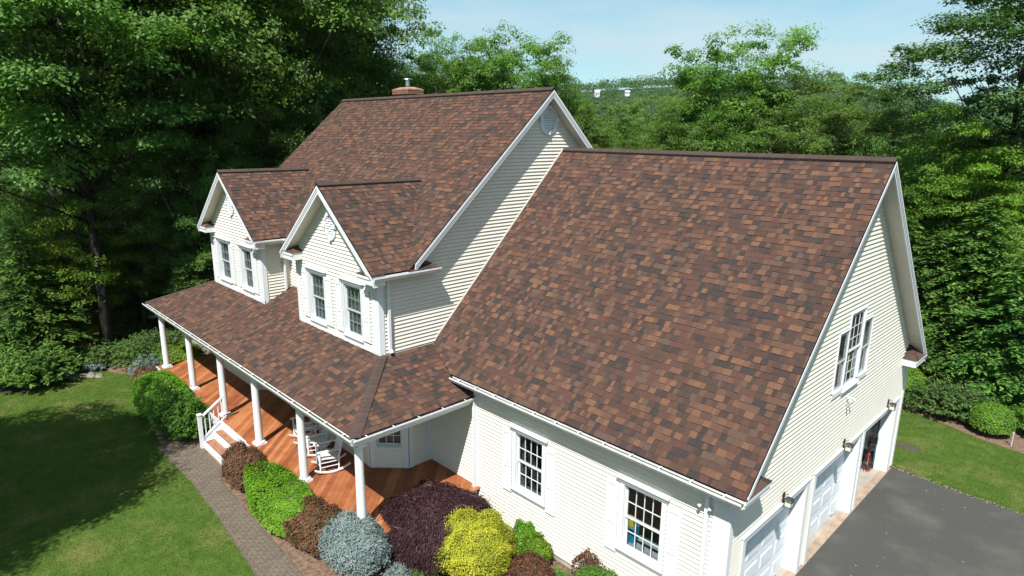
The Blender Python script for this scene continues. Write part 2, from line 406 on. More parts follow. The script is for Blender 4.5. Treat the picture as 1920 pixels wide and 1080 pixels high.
# ------------------------------------------------------------------ HOUSE
house = empty('house', (0, 0, 0), 'cream sided two storey house with brown shingle roofs, wraparound porch and attached garage', 'house')
def hp(mb, name, mat, parent=None, **k): return mb.build(name, mat, parent or house, **k)

# --- roofs
EXPO = .136
TAB = []      # individual candidates: (dist, parent, O, U, S, N, u0, s0, w, th, ci)
def shingle_roof(O, U, S, poly, seed, label, skip=None):
    """O origin on eave line, U along eave, S up the slope, poly in (u,s) coords"""
    rnd = random.Random(seed)
    O = V(O); U = V(U).normalized(); S = V(S).normalized(); Nn = U.cross(S)
    if Nn.z < 0: Nn = -Nn
    poly = ccw(poly)
    P = lambda u, s, h=0: O+U*u+S*s+Nn*h
    mb = MB(); n = len(poly)
    mb.add([P(u, s, 0) for u, s in poly]+[P(u, s, -.03) for u, s in poly], [tuple(range(n)), tuple(range(2*n-1, n-1, -1))]+[(i, n+i, n+(i+1) % n, (i+1) % n) for i in range(n)])
    roof = hp(mb, 'roof', M_deck, label=label)
    umin = min(p[0] for p in poly); umax = max(p[0] for p in poly); smax = max(p[1] for p in poly)
    rest = MB()
    prev = 0
    for k in range(int(smax/EXPO)+1):
        s0 = k*EXPO; u = umin-rnd.random()*.3
        while u < umax:
            w = rnd.choice([.07, .09, .10, .12, .12, .14, .17])
            ci = rnd.choices(range(len(SH_W)), SH_W)[0]
            if rnd.random() < .12 and prev not in (3, 6): ci = prev
            prev = ci
            th = .019 if ci in (3, 6, 4) and rnd.random() < .75 else rnd.choice([.006, .007, .009, .016])
            rect = [(u+.001, s0), (u+w-.001, s0), (u+w-.001, s0+EXPO+.006), (u+.001, s0+EXPO+.006)]
            c = clip(rect, poly)
            u += w
            if len(c) < 3 or area(c) < 2e-4: continue
            cp = P(u-w/2, s0+EXPO/2)
            if skip and skip(cp): continue
            full = abs(area(c)-area(rect)) < 1e-6
            if full:
                TAB.append(((cp-CAM).length, roof, O, U, S, Nn, u-w+.001, s0, w-.002, th, ci, rest))
            else:
                add_tab(rest, P, c, s0, th, ci)
    return roof, rest
def add_tab(mb, P, c, s0, th, ci):
    h = lambda s: th-(th-.003)*(s-s0)/(EXPO+.006)
    n = len(c)
    mb.add([P(u, s, h(s)) for u, s in c]+[P(u, s, 0) for u, s in c], [tuple(range(n))]+[(i, n+i, n+(i+1) % n, (i+1) % n) for i in range(n)], ci)
RESTS = []
# garage front slope: 45 degree-ish
def sl(dy, dz):
    v = V((0, dy, dz)); return v.length, v.normalized()
G_SL = (8.94-3.5)/(5.11+.363)
gz = lambda y: 3.5+(y+.363)*G_SL
GE = -.275
Lg = V((0, 5.11-GE, 8.94-gz(GE))).length
k45 = math.sqrt(1+G_SL**2)
gy = lambda y: (y-GE)*k45
RESTS.append(shingle_roof((0, GE, gz(GE)), (1, 0, 0), (0, 1, G_SL), [(-7.30, 0), (.344, 0), (.344, Lg), (-8.54, Lg), (-8.54, gy(.12))], 1, 'large front slope over the garage'))
# main roof
M_SL = (10.608-6.084)/(4.257+.862)
mz = lambda y: 6.084+(y+.862)*M_SL
km = math.sqrt(1+M_SL**2)
ME = -.80
B_SL = (8.094-6.084)/((12.768-8.54)/2+.327)
BAYS = [(-12.768, -8.54), (-19.45, -15.204)]
def under_bay(p):
    for a, b in BAYS:
        c = (a+b)/2
        bz = 8.094-abs(p.x-c)*(8.094-6.084)/((b-a)/2+.327)
        if p.z < bz-.06 and abs(p.x-c) < (b-a)/2+.327: return True
    return False
Lm_ = (4.257-ME)*km
RESTS.append(shingle_roof((0, ME, mz(ME)), (1, 0, 0), (0, 1, M_SL), [(-19.74, 0), (-8.213, 0), (-8.213, Lm_), (-19.74, Lm_)], 2, 'main front slope', under_bay))
# back slopes, plain courses seen by nobody
mbk = MB()
mbk.hexa([(-19.74, 4.257, 10.57), (-8.213, 4.257, 10.57), (-8.213, 9.35, 6.08), (-19.74, 9.35, 6.08), (-19.74, 4.257, 10.608), (-8.213, 4.257, 10.608), (-8.213, 9.35, 6.12), (-19.74, 9.35, 6.12)])
hp(mbk, 'roof', SHM[0], label='rear slope of the main roof')
mbk = MB()
mbk.hexa([(-8.54, 5.11, 8.90), (.344, 5.11, 8.90), (.344, 10.56, 3.49), (-8.54, 10.56, 3.49), (-8.54, 5.11, 8.94), (.344, 5.11, 8.94), (.344, 10.56, 3.53), (-8.54, 10.56, 3.53)])
hp(mbk, 'roof', SHM[0], label='rear slope of the garage roof')
# porch roofs
P_SL = (4.026-3.114)/(3.427-1.471)
kp = math.sqrt(1+P_SL**2)
PE = -3.36
XR = -6.62; XL = -21.6
pz = lambda y: 3.114+(y+3.427)*P_SL
d0 = PE+3.427
def pf(x, y): return (x, (y-PE)*kp)
tp = -.45
dd = tp+3.427
RESTS.append(shingle_roof((0, PE, pz(PE)), (1, 0, 0), (0, 1, P_SL), [pf(XL+d0, PE), pf(XR-d0, PE), pf(XR-dd, tp), pf(XL+dd, tp)], 3, 'long front slope of the porch roof'))
RXE = XR-d0   # roof edge x on right
RESTS.append(shingle_roof((RXE, 0, pz(PE)), (0, 1, 0), (-1, 0, P_SL), [(PE, 0), (-.02, 0), (.9, (RXE+8.54)*kp), (tp, (RXE+XR*0+8.54)*kp) if False else (-1.44, (RXE+8.54)*kp)], 4, 'short hipped side slope of the porch roof'))
LXE = XL+d0
RESTS.append(shingle_roof((LXE, 0, pz(PE)), (0, 1, 0), (1, 0, P_SL), [(PE, 0), (7, 0), (7, 2.2*kp), (-1.16, 2.2*kp)], 5, 'far side slope of the porch roof'))
# bay roofs
for bi, (a, b) in enumerate(BAYS):
    c = (a+b)/2; hw = (b-a)/2+.327; bs = 2.01/hw; kb = math.sqrt(1+bs*bs)
    yr = -.862+(8.094-6.084)/M_SL
    f0 = -1.798
    e = .06
    L = (hw-e)*kb
    for sgn in (1, -1):
        xe = c+sgn*(hw-e)
        pl = [(f0, 0), (-.862+e*.9+.02, 0), (yr+.02, L), (f0, L)]
        RESTS.append(shingle_roof((xe, 0, 6.084+bs*e), (0, 1, 0), (-sgn, 0, bs), pl, 10+bi*2+sgn, 'steep slope of the projecting bay'))
# individual shingles
TAB.sort(key=lambda t: t[0])
IND = TAB[:300]
cache = {}
for (_, roof, O, U, S, Nn, u, s, w, th, ci, rest) in IND:
    key = (round(w, 3), th, ci, round(U.x, 2), round(S.z, 3))
    if key not in cache:
        mb = MB(); add_tab(mb, lambda a, b, h=0: U*a+S*b+Nn*h, [(0, 0), (w, 0), (w, EXPO+.006), (0, EXPO+.006)], 0, th, 0)
        cache[key] = mb.mesh('shingle', SHM[ci])
    o = bpy.data.objects.new('shingle', cache[key]); link(o, roof, O+U*u+S*s)
for (_, roof, O, U, S, Nn, u, s, w, th, ci, rest) in TAB[300:]:
    P = lambda a, b, h=0: O+U*a+S*b+Nn*h
    add_tab(rest, P, [(u, s), (u+w, s), (u+w, s+EXPO+.006), (u, s+EXPO+.006)], s, th, ci)
for roof, rest in RESTS:
    if rest.f: rest.build('shingles', SHM, roof, kind='stuff')

# ridge caps
cap_cache = {}
def cap_run(p0, p1, sideA, sideB, wid=.115, lift=.05, vent=True, parent=None):
    """caps from p0 to p1; sideA/B are down-slope unit vectors"""
    p0, p1 = V(p0), V(p1); D = p1-p0; L = D.length; D.normalize()
    A, B = V(sideA).normalized(), V(sideB).normalized()
    zz = V((0, 0, 1))
    if vent:
        mb = MB()
        for q in (A, B):
            mb.obox(p0+zz*.004, D*L, q*(wid+.012), zz*(lift-.004))
        hp(mb, 'ridge_vent', M_dark, parent)
    n = max(1, int(L/.15)); st = L/n
    key = (round(st, 4), wid, tuple(round(c, 2) for c in A), tuple(round(c, 2) for c in B))
    if key not in cap_cache:
        mb = MB()
        for q in (A, B):
            e = D*(st+.02)
            a0, a1 = V((0, 0, .012)), q*wid+zz*.012
            mb.hexa([a0-zz*.01, a1-zz*.01, a1+e-zz*.02, a0+e-zz*.02, a0, a1, a1+e-zz*.008, a0+e-zz*.008])
        cap_cache[key] = mb.mesh('ridge_cap', M_cap)
    for i in range(n):
        o = bpy.data.objects.new('ridge_cap', cap_cache[key]); link(o, parent or house, p0+D*st*i+zz*lift)
gr_p = RESTS[0][0]
mainroof = RESTS[1][0]
cap_run((.36, 5.11, 8.94), (-8.54, 5.11, 8.94), (0, -1, -G_SL), (0, 1, -G_SL), parent=gr_p)
cap_run((-8.20, 4.257, 10.608), (-19.75, 4.257, 10.608), (0, -1, -M_SL), (0, 1, -M_SL), parent=mainroof)
cap_run((XR-d0, PE, pz(PE)+.004), (-8.5, -1.47, 4.03), (-.73, -.28, -.12), (.28, .73, -.12), wid=.14, lift=.014, vent=False, parent=RESTS[2][0])
cap_run((XL+d0, PE, pz(PE)+.004), (-19.5, -1.4, 4.05), (.73, -.28, -.12), (-.28, .73, -.12), wid=.14, lift=.014, vent=False, parent=RESTS[2][0])
for bi, (a, b) in enumerate(BAYS):
    c = (a+b)/2
    cap_run((c, -1.81, 8.094), (c, 1.62, 8.094), (1, 0, -.82), (-1, 0, -.82), parent=RESTS[5+bi*2][0])

# --- walls
SIDE_E = .0965
def wall(O, U, Nn, poly, holes, label=None, single=True, board=True, back=None):
    """poly convex in (u,z); holes (u0,u1,z0,z1). Returns wall object"""
    O = V(O); U = V(U).normalized(); Nn = V(Nn).normalized(); poly = ccw(poly); Z = V((0, 0, 1))
    P = lambda u, z, d=0: O+U*u+Z*z+Nn*d
    umin = min(p[0] for p in poly)-.01; umax = max(p[0] for p in poly)+.01
    zmin = min(p[1] for p in poly); zmax = max(p[1] for p in poly)
    def strips(z0, z1):
        hs = sorted([h for h in holes if h[2] < z1-1e-5 and h[3] > z0+1e-5])
        cur = umin; res = []
        for h in hs:
            if h[0] > cur: res.append((cur, h[0]))
            cur = max(cur, h[1])
        res.append((cur, umax)); return res
    zs = sorted(set([zmin, zmax]+[h[2] for h in holes]+[h[3] for h in holes]))
    zs = [z for z in zs if zmin <= z <= zmax]
    mb = MB()
    T = .12
    for z0, z1 in zip(zs, zs[1:]):
        for a, b in strips(z0, z1):
            c = clip([(a, z0), (b, z0), (b, z1), (a, z1)], poly)
            if len(c) > 2 and area(c) > 1e-4:
                n = len(c)
                mb.add([P(u, z, -.004) for u, z in c]+[P(u, z, -T) for u, z in c], [tuple(range(n)), tuple(range(2*n-1, n-1, -1))]+[(i, n+i, n+(i+1) % n, (i+1) % n) for i in range(n)])
    w = hp(mb, 'wall', back or M_soff, label=label)
    if not board: return w
    rest = MB()
    nr = int((zmax-zmin)/SIDE_E)+1
    for k in range(nr):
        z0 = zmin+k*SIDE_E; z1 = z0+SIDE_E
        cuts = sorted(set([z0, z1]+[q for h in holes for q in (h[2], h[3]) if z0+.004 < q < z1-.004]))
        pieces = []
        if len(cuts) == 2: pieces = [(a, b, z0, z1) for a, b in strips(z0+.005, z1-.005)]
        else:
            for c0, c1 in zip(cuts, cuts[1:]): pieces += [(a, b, c0, c1) for a, b in strips(c0+.002, c1-.002)]
        for a, b, c0, c1 in pieces:
            c = clip([(a, c0), (b, c0), (b, c1), (a, c1)], poly)
            if len(c) < 3 or area(c) < 2e-4: continue
            zb = z0+.013
            dp = lambda z: .024-.025*(z-zb)/(SIDE_E-.013) if z >= zb else .024-(zb-z)*.577
            m2 = MB() if single else rest
            for lo, hi in ((c0, min(c1, zb)), (max(c0, zb), c1)):
                if hi-lo < 1e-4: continue
                cc = clip(c, [(a-1, lo), (b+1, lo), (b+1, hi), (a-1, hi)])
                if len(cc) < 3 or area(cc) < 1e-5: continue
                n = len(cc)
                m2.add([P(u, z, dp(z)) for u, z in cc]+[P(u, z, -.0036) for u, z in cc], [tuple(range(n))]+[(i, n+i, n+(i+1) % n, (i+1) % n) for i in range(n)])
            if not m2.f: continue
            if single: m2.build('siding_board', M_side, w)
    if not single: rest.build('siding_boards', M_side, w, kind='stuff')
    return w

# window opening lists
FW = [(-5.25, -4.39, 1.25, 2.68), (-2.19, -1.31, 1.25, 2.68)]
GD = [(.66, 3.46, .0, 2.20), (3.95, 6.75, .0, 2.20), (7.08, 9.72, .0, 2.20)]
GW = [(4.25, 4.84, 4.02, 5.36), (4.84, 5.76, 3.95, 5.68), (5.76, 6.36, 4.02, 5.36)]
# garage front wall, z from .12
wall((0, 0, 0), (1, 0, 0), (0, -1, 0), [(-6.67, .14), (0, .14), (0, 3.42), (-6.67, 3.42)], FW, 'front wall of the garage', back=M_int)
# garage gable wall
gr = lambda y: gz(y)-.09
wall((0, 0, 0), (0, 1, 0), (1, 0, 0), [(0, .10), (10.22, .10), (10.22, 3.62), (5.11, gr(5.11)), (0, 3.62)], [(a, b, .10, d) for a, b, c, d in GD]+GW, 'gable end of the garage', back=M_int)
# main gable wall above garage roof / porch roof
wall((-8.54, 0, 0), (0, 1, 0), (1, 0, 0), [(-1.471, 3.95), (9.05, 3.95), (9.05, 6.0045), (-1.471, 6.0045)], [], 'side wall of the main house')
wall((-8.54, 0, 0), (0, 1, 0), (1, 0, 0), [(-.75, 6.0045), (9.25, 6.0045), (4.257, 10.48)], [], 'gable end of the main house')
# bay front walls
BW = {0: [(-12.02, -11.18, 4.24, 5.58), (-10.16, -9.31, 4.24, 5.58)], 1: [(-18.79, -17.83, 4.28, 5.60), (-16.78, -15.96, 4.28, 5.60)]}
for bi, (a, b) in enumerate(BAYS):
    c = (a+b)/2; hw = (b-a)/2
    wall((0, -1.471, 0), (1, 0, 0), (0, -1, 0), [(a, 3.95), (b, 3.95), (b, 6.2), (c, 8.02), (a, 6.2)], BW[bi], 'front of the nearer bay' if bi == 0 else 'front of the farther bay', single=(bi == 0))
wall((-15.204, 0, 0), (0, 1, 0), (1, 0, 0), [(-1.471, 3.95), (-.53, 3.95), (-.53, 6.02), (-1.471, 6.02)], [], 'side of the farther bay', single=False)
wall((-12.768, 0, 0), (0, 1, 0), (-1, 0, 0), [(-1.471, 3.95), (-.53, 3.95), (-.53, 6.02), (-1.471, 6.02)], [], 'side of the nearer bay', single=False)
wall((-19.45, 0, 0), (0, 1, 0), (-1, 0, 0), [(-1.471, .1), (9.05, .1), (9.05, 6.1), (4.257, 10.5), (-.6, 6.05), (-1.471, 6.05)], [], 'far gable end', single=False)
wall((0, -.535, 0), (1, 0, 0), (0, -1, 0), [(-15.204, 4.3), (-12.768, 4.3), (-12.768, 6.02), (-15.204, 6.02)], [], 'front wall between the bays', single=False)
# rear walls
wall((0, 9.05, 0), (1, 0, 0), (0, 1, 0), [(-19.45, .1), (-8.54, .1), (-8.54, 6.1), (-19.45, 6.1)], [], 'rear wall', board=False)
wall((0, 10.22, 0), (1, 0, 0), (0, 1, 0), [(-8.54, .1), (0, .1), (0, 3.5), (-8.54, 3.5)], [], 'rear wall of the garage', board=False, back=M_int)
# porch walls (first storey)
wall((0, 0, 0), (1, 0, 0), (0, -1, 0), [(-8.54, .7), (-6.67, .7), (-6.67, 3.1), (-8.54, 3.1)], [], 'wall at the end of the porch', single=False)
seg = [((-8.54, 0), (-8.54, -.74)), ((-8.54, -.74), (-9.26, -1.46)), ((-9.26, -1.46), (-12.05, -1.46)), ((-12.05, -1.46), (-12.77, -.74)), ((-12.77, -.74), (-12.77, -.45)),
       ((-12.77, -.45), (-15.9, -.45)), ((-15.9, -.45), (-15.9, -.9)), ((-15.9, -.9), (-16.5, -1.5)), ((-16.5, -1.5), (-19.45, -1.5))]
PW = []
for (x0, y0), (x1, y1) in seg:
    d = V((x1-x0, y1-y0, 0)); L = d.length; d.normalize(); nn = V((-d.y, d.x, 0))
    nn = -nn if nn.y > 0 or (abs(nn.y) < 1e-6 and nn.x < 0) else nn
    if (x0, y0) == (-12.77, -.74) or (x0, y0) == (-12.05, -1.46): nn = V((-abs(nn.x), nn.y, 0))
    holes = []
    if (x0, y0) == (-8.54, -.74): holes = [(.17, .85, 1.32, 2.75)]
    if (x0, y0) == (-9.26, -1.46): holes = [(.4, 1.2, 1.32, 2.75), (1.6, 2.4, 1.32, 2.75)]
    if (x0, y0) == (-12.77, -.45): holes = [(.5, 1.5, .72, 2.75)]
    if (x0, y0) == (-15.9, -.9): holes = [(.17, .68, 1.32, 2.75)]
    if (x0, y0) == (-16.5, -1.5): holes = [(.5, 1.3, 1.32, 2.75), (1.7, 2.5, 1.32, 2.75)]
    wall((x0, y0, 0), d, nn, [(0, .7), (L, .7), (L, 3.05), (0, 3.05)], holes, 'porch wall', single=False)
    for h in holes: PW.append((V((x0, y0, 0)), d, nn, h))
    # corner trims
    mb = MB(); mb.obox(V((x1, y1, .705))-d*.13+nn*.004, d*.13, nn*.030, V((0, 0, 2.3)))
    mb.obox(V((x0, y0, .705))+nn*.004, d*.13, nn*.030, V((0, 0, 2.3)))
    if L > .6: hp(mb, 'corner_board', M_white)

# foundation
mb = MB(); mb.box(-6.66, -.01, .01, .2, -.1, .139); mb.box(-.2, -.005, .012, .655, -.1, .098); mb.box(-.2, -.005, 3.47, 3.94, -.1, .098); mb.box(-.2, -.005, 6.76, 7.07, -.1, .098); mb.box(-.2, -.005, 9.73, 10.2, -.1, .098)
hp(mb, 'foundation', M_found)

# corner boards (vertical trims)
def trim(name, x0, x1, y0, y1, z0, z1, mat=None, **k):
    mb = MB(); mb.box(x0, x1, y0, y1, z0, z1); return hp(mb, name, mat or M_white, **k)
def pilaster(x0, x1, y, z0, z1):    # fluted corner board on a front wall
    mb = MB(); mb.box(x0, x1, y-.034, y-.001, z0, z1)
    n = max(2, int((x1-x0)/.055)); w = (x1-x0-.03)/n
    for i in range(n): mb.box(x0+.015+i*w+.006, x0+.015+(i+1)*w-.006, y-.043, y-.0345, z0+.08, z1-.06)
    hp(mb, 'corner_board', M_white)
pilaster(-.30, .034, 0, .12, 3.28)
trim('corner_board', .0005, .0345, .0008, .10, .10, 3.30)
trim('corner_board', .001, .034, 10.12, 10.25, .10, 3.35)
pilaster(-8.80, -8.506, -1.471, 3.99, 5.86)
trim('corner_board', -8.538, -8.5055, -1.470, -1.36, 3.98, 5.87)
pilaster(-12.79, -12.66, -1.471, 3.98, 5.86)
pilaster(-15.44, -15.170, -1.471, 3.99, 5.86)
trim('corner_board', -15.203, -15.1695, -1.470, -1.36, 3.98, 5.87)
pilaster(-19.47, -19.34, -1.471, 3.98, 5.86)
trim('corner_board', -6.72, -6.60, -.036, -.001, .45, 3.35)
trim('shutter', -13.22, -12.92, -.590, -.56, 4.5, 5.7)
# flashing strips at wall bottoms
for (a, b, y) in ((-12.78, -8.505, -1.497), (-19.46, -15.17, -1.497)):
    trim('skirt_board', a, b, y-.004, y+.02, pz(-1.49)-.02, pz(-1.49)+.11)

# --- windows
def window(O, U, Nn, h, cols=4, rows=2, style='casing', panes=False, blind=None, depth=.07, label=None, head=False, sill=True, case=.085, mater=None, sashm=None, barm=None, barw=.008, rec=(.098, .068, .10)):
    """h=(u0,u1,z0,z1) opening; double hung window with two sashes"""
    O = V(O); U = V(U).normalized(); Nn = V(Nn).normalized(); Z = V((0, 0, 1))
    u0, u1, z0, z1 = h
    P = lambda u, z, d: O+U*u+Z*z+Nn*d
    def bar(mb, a, b, c, d, d0, d1): mb.obox(P(a, c, d0), U*(b-a), Z*(d-c), Nn*(d1-d0))
    mb = MB()
    bar(mb, u0-case, u0+.012, z0-.02, z1+.012, -.001, .040); bar(mb, u1-.012, u1+case, z0-.02, z1+.012, -.001, .040)
    bar(mb, u0-case, u1+case, z1+.013, z1+case, -.001, .042); bar(mb, u0-case, u1+case, z0-.10, z0+.012, -.001, .041)
    bar(mb, u0, u0+.02, z0, z1, -rec[2], -.002); bar(mb, u1-.02, u1, z0, z1, -rec[2], -.002)
    bar(mb, u0+.0205, u1-.0205, z1-.02, z1, -rec[2], -.002); bar(mb, u0+.0205, u1-.0205, z0, z0+.02, -rec[2], -.002)
    w = hp(mb, 'window', mater or M_white, label=label)
    if sill:
        m = MB(); bar(m, u0-case-.02, u1+case+.02, z0-.035, z0+.002, .0415, .075); m.build('sill', M_white, w)
    if head:
        m = MB()
        bar(m, u0-.12, u1+.12, z1+.05, z1+.10, .043, .060); bar(m, u0-.14, u1+.14, z1+.101, z1+.14, .001, .08); bar(m, u0-.16, u1+.16, z1+.141, z1+.165, .001, .11)
        n = int((u1-u0+.24)/.05)
        for i in range(n): bar(m, u0-.12+i*.05, u0-.12+i*.05+.028, z1+.07, z1+.10, .0605, .074)
        m.build('window_head', M_white, w)
    zm = (z0+z1)/2
    for si, (a, b, d) in enumerate(((z0+.02, zm+.02, -rec[0]), (zm-.02, z1-.02, -rec[1]))):
        m = MB(); f = .035; t = .028
        bar(m, u0+.02, u0+.02+f, a, b, d, d+t); bar(m, u1-.02-f, u1-.02, a, b, d, d+t)
        bar(m, u0+.02+f, u1-.02-f, a, a+f, d, d+t); bar(m, u0+.02+f, u1-.02-f, b-f, b, d, d+t)
        s = m.build('sash', sashm or M_white, w)
        gu0, gu1, ga, gb = u0+.02+f, u1-.02-f, a+f, b-f
        m = MB(); mw = barw
        for i in range(1, cols): x = gu0+(gu1-gu0)*i/cols; bar(m, x-mw, x+mw, ga, gb, d+.004, d+.022)
        for i in range(1, rows): z = ga+(gb-ga)*i/rows; bar(m, gu0, gu1, z-mw, z+mw, d+.005, d+.021)
        m.build('glazing_bars', barm or M_white, w)
        if panes:
            for i in range(cols):
                for j in range(rows):
                    m = MB(); pu = (gu1-gu0)/cols; pzz = (gb-ga)/rows
                    bar(m, gu0+i*pu+mw, gu0+(i+1)*pu-mw, ga+j*pzz+mw, ga+(j+1)*pzz-mw, d+.010, d+.014); m.build('pane', M_glass, w)
        else:
            m = MB(); bar(m, gu0, gu1, ga, gb, d+.010, d+.013); m.build('pane', M_glass, w)
    if blind:
        m = MB()
        if blind == 'slats':
            z = z0+.03
            while z < z1-.03: bar(m, u0+.05, u1-.05, z, z+.026, -.150, -.142); z += .042
        else:
            n = 14; 
            for i in range(n):
                x = u0+.03+(u1-u0-.06)*i/n; bar(m, x, x+(u1-u0-.06)/n*.99, z0+.02, z1-.02, -.19-.02*(i % 2), -.18-.02*(i % 2))
        m.build('blind' if blind == 'slats' else 'curtain', M_blind if blind == 'slats' else (M_curtd if sashm else M_curt), w)
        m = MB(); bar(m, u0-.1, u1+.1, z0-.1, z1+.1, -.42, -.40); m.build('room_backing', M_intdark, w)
    return w
def shutter(O, U, Nn, u0, u1, z0, z1):
    O = V(O); U = V(U).normalized(); Nn = V(Nn).normalized(); Z = V((0, 0, 1))
    P = lambda u, z, d: O+U*u+Z*z+Nn*d
    mb = MB()
    def bar(a, b, c, d, d0, d1): mb.obox(P(a, c, d0), U*(b-a), Z*(d-c), Nn*(d1-d0))
    bar(u0, u1, z0, z1, .022, .036)
    zm = z0+(z1-z0)*.42; f = .05
    for a, b in ((u0, u0+f), (u1-f, u1)): bar(a, b, z0, z1, .0365, .050)
    for a, b in ((z0, z0+.08), (zm-.035, zm+.035), (z1-.08, z1)): bar(u0+f, u1-f, a, b, .0365, .050)
    for a, b in ((z0+.11, zm-.065), (zm+.065, z1-.11)): bar(u0+f+.025, u1-f-.025, a, b, .0365, .046)
    hp(mb, 'shutter', M_white, bevel=.003)
F0 = ((0, 0, 0), (1, 0, 0), (0, -1, 0))
for i, h in enumerate(FW):
    window(*F0, h, 4, 2, panes=True, head=True, case=.095, label='white sixteen pane window %s' % ('near the porch' if i == 0 else 'near the garage corner'))
for a, b in ((-5.66, -5.37), (-4.27, -3.99), (-2.60, -2.31), (-1.19, -.91)): shutter(*F0, a, b, 1.10, 2.66)
BF = ((0, -1.471, 0), (1, 0, 0), (0, -1, 0))
for bi in (0, 1):
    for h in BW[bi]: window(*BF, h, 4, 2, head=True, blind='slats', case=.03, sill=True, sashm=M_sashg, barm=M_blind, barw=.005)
for a, b in ((-12.42, -12.09), (-11.11, -10.78), (-10.54, -10.23), (-9.24, -8.91), (-19.15, -18.86), (-17.76, -17.44), (-17.14, -16.85), (-15.89, -15.58)):
    shutter(*BF, a, b, 4.26, 5.60)
GF = ((0, 0, 0), (0, 1, 0), (1, 0, 0))
window(*GF, GW[1], 3, 3, blind='curtain', case=.035, rec=(.04, .012, .045), barw=.005, barm=M_sashg, label='tall middle window of the triple window')
window(*GF, GW[0], 1, 1, blind='curtain', case=.022, rec=(.036, .008, .04), sill=False, sashm=M_screen, barm=M_screen, barw=.004, label='short side window of the triple window')
window(*GF, GW[2], 1, 1, blind='curtain', case=.022, rec=(.036, .008, .04), sill=False, sashm=M_screen, barm=M_screen, barw=.004)
for (O, d, nn, h) in PW:
    window(O, d, nn, h, 3 if h[1]-h[0] < .75 else 4, 3, blind='curtain', case=.05)

# --- vents (oval louvres with keystones)
def vent(C, U, Nn, ru, rz):
    C = V(C); U = V(U); Nn = V(Nn); Z = V((0, 0, 1)); mb = MB(); n = 36
    ring = []
    for i in range(n):
        a = 2*math.pi*i/n; ring.append((math.cos(a), math.sin(a)))
    def P(f, a, d): return C+U*ru*f*a[0]+Z*rz*f*a[1]+Nn*d
    for i in range(n):
        a, b = ring[i], ring[(i+1) % n]
        mb.hexa([P(.72, a, 0), P(1, a, 0), P(1, b, 0), P(.72, b, 0), P(.72, a, .05), P(1, a, .035), P(1, b, .035), P(.72, b, .05)])
    o = hp(mb, 'gable_vent', M_white)
    m = MB()
    for i in range(4):
        a = (1, 0, -1, 0)[i]; b = (0, 1, 0, -1)[i]
        c = C+U*ru*.86*a+Z*rz*.86*b
        m.obox(c-U*.05-Z*.05+Nn*.03, U*.10, Z*.10, Nn*.045)
    m.build('keystone', M_white, o)
    m = MB(); k = 8
    for i in range(k):
        t = -0.68+1.36*(i+.5)/k; hwid = ru*math.sqrt(max(.01, .72**2-t*t))
        z = rz*t
        m.hexa([C-U*hwid+Z*(z-.035)+Nn*.035, C+U*hwid+Z*(z-.035)+Nn*.035, C+U*hwid+Z*(z-.025)+Nn*.035, C-U*hwid+Z*(z-.025)+Nn*.035,
                C-U*hwid+Z*(z+.005)+Nn*.004, C+U*hwid+Z*(z+.005)+Nn*.004, C+U*hwid+Z*(z+.02)+Nn*.004, C-U*hwid+Z*(z+.02)+Nn*.004])
    m.build('louvre_slats', M_white, o)
vent((-8.526, 4.39, 9.77), (0, 1, 0), (1, 0, 0), .38, .42)
vent((-10.654, -1.485, 7.02), (1, 0, 0), (0, -1, 0), .30, .38)
vent((-17.327, -1.485, 7.02), (1, 0, 0), (0, -1, 0), .30, .38)

# --- rakes
def rake(pr, pe, out, ov, hgt=.2):
    """pr ridge end, pe eave end (both at outer roof edge), out unit vector away from wall"""
    pr, pe, out = V(pr), V(pe), V(out); Z = V((0, 0, 1)); D = pe-pr
    mb = MB()
    mb.obox(pr-Z*(.035+hgt)-out*.03, D, Z*hgt, out*.028)
    mb.obox(pr-Z*.10-out*.002+V((0, 0, 0)), D, Z*.068, out*.022)
    mb.obox(pr-Z*.16-out*.002, D, Z*.035, out*.012)
    hp(mb, 'rake_board', M_white)
    mb = MB()
    mb.obox(pr-Z*(.03+hgt)-out*(ov-.004), D, out*(ov-.036), Z*.02)
    s = hp(mb, 'soffit', M_soff)
    # drip edge
    mb = MB(); mb.obox(pr-Z*.034+out*.001, D, out*.012, Z*.036); hp(mb, 'drip_edge', M_dark)
E1 = .344
rake((E1, 5.11, 8.94), (E1, -.20, gz(-.20)), (1, 0, 0), E1)
rake((E1, 5.11, 8.94), (E1, 10.58, gz(-.36)), (1, 0, 0), E1)
rake((-8.213, 4.257, 10.608), (-8.213, -.60, mz(-.60)), (1, 0, 0), .327)
rake((-8.213, 4.257, 10.608), (-8.213, 9.376, 6.084), (1, 0, 0), .327)
rake((-19.74, 4.257, 10.608), (-19.74, -.862, 6.084), (-1, 0, 0), .28)
for a, b in BAYS:
    c = (a+b)/2; hw = (b-a)/2+.327
    for s in (1, -1):
        rake((c, -1.798, 8.094), (c+s*hw, -1.798, 6.084), (0, -1, 0), .327)

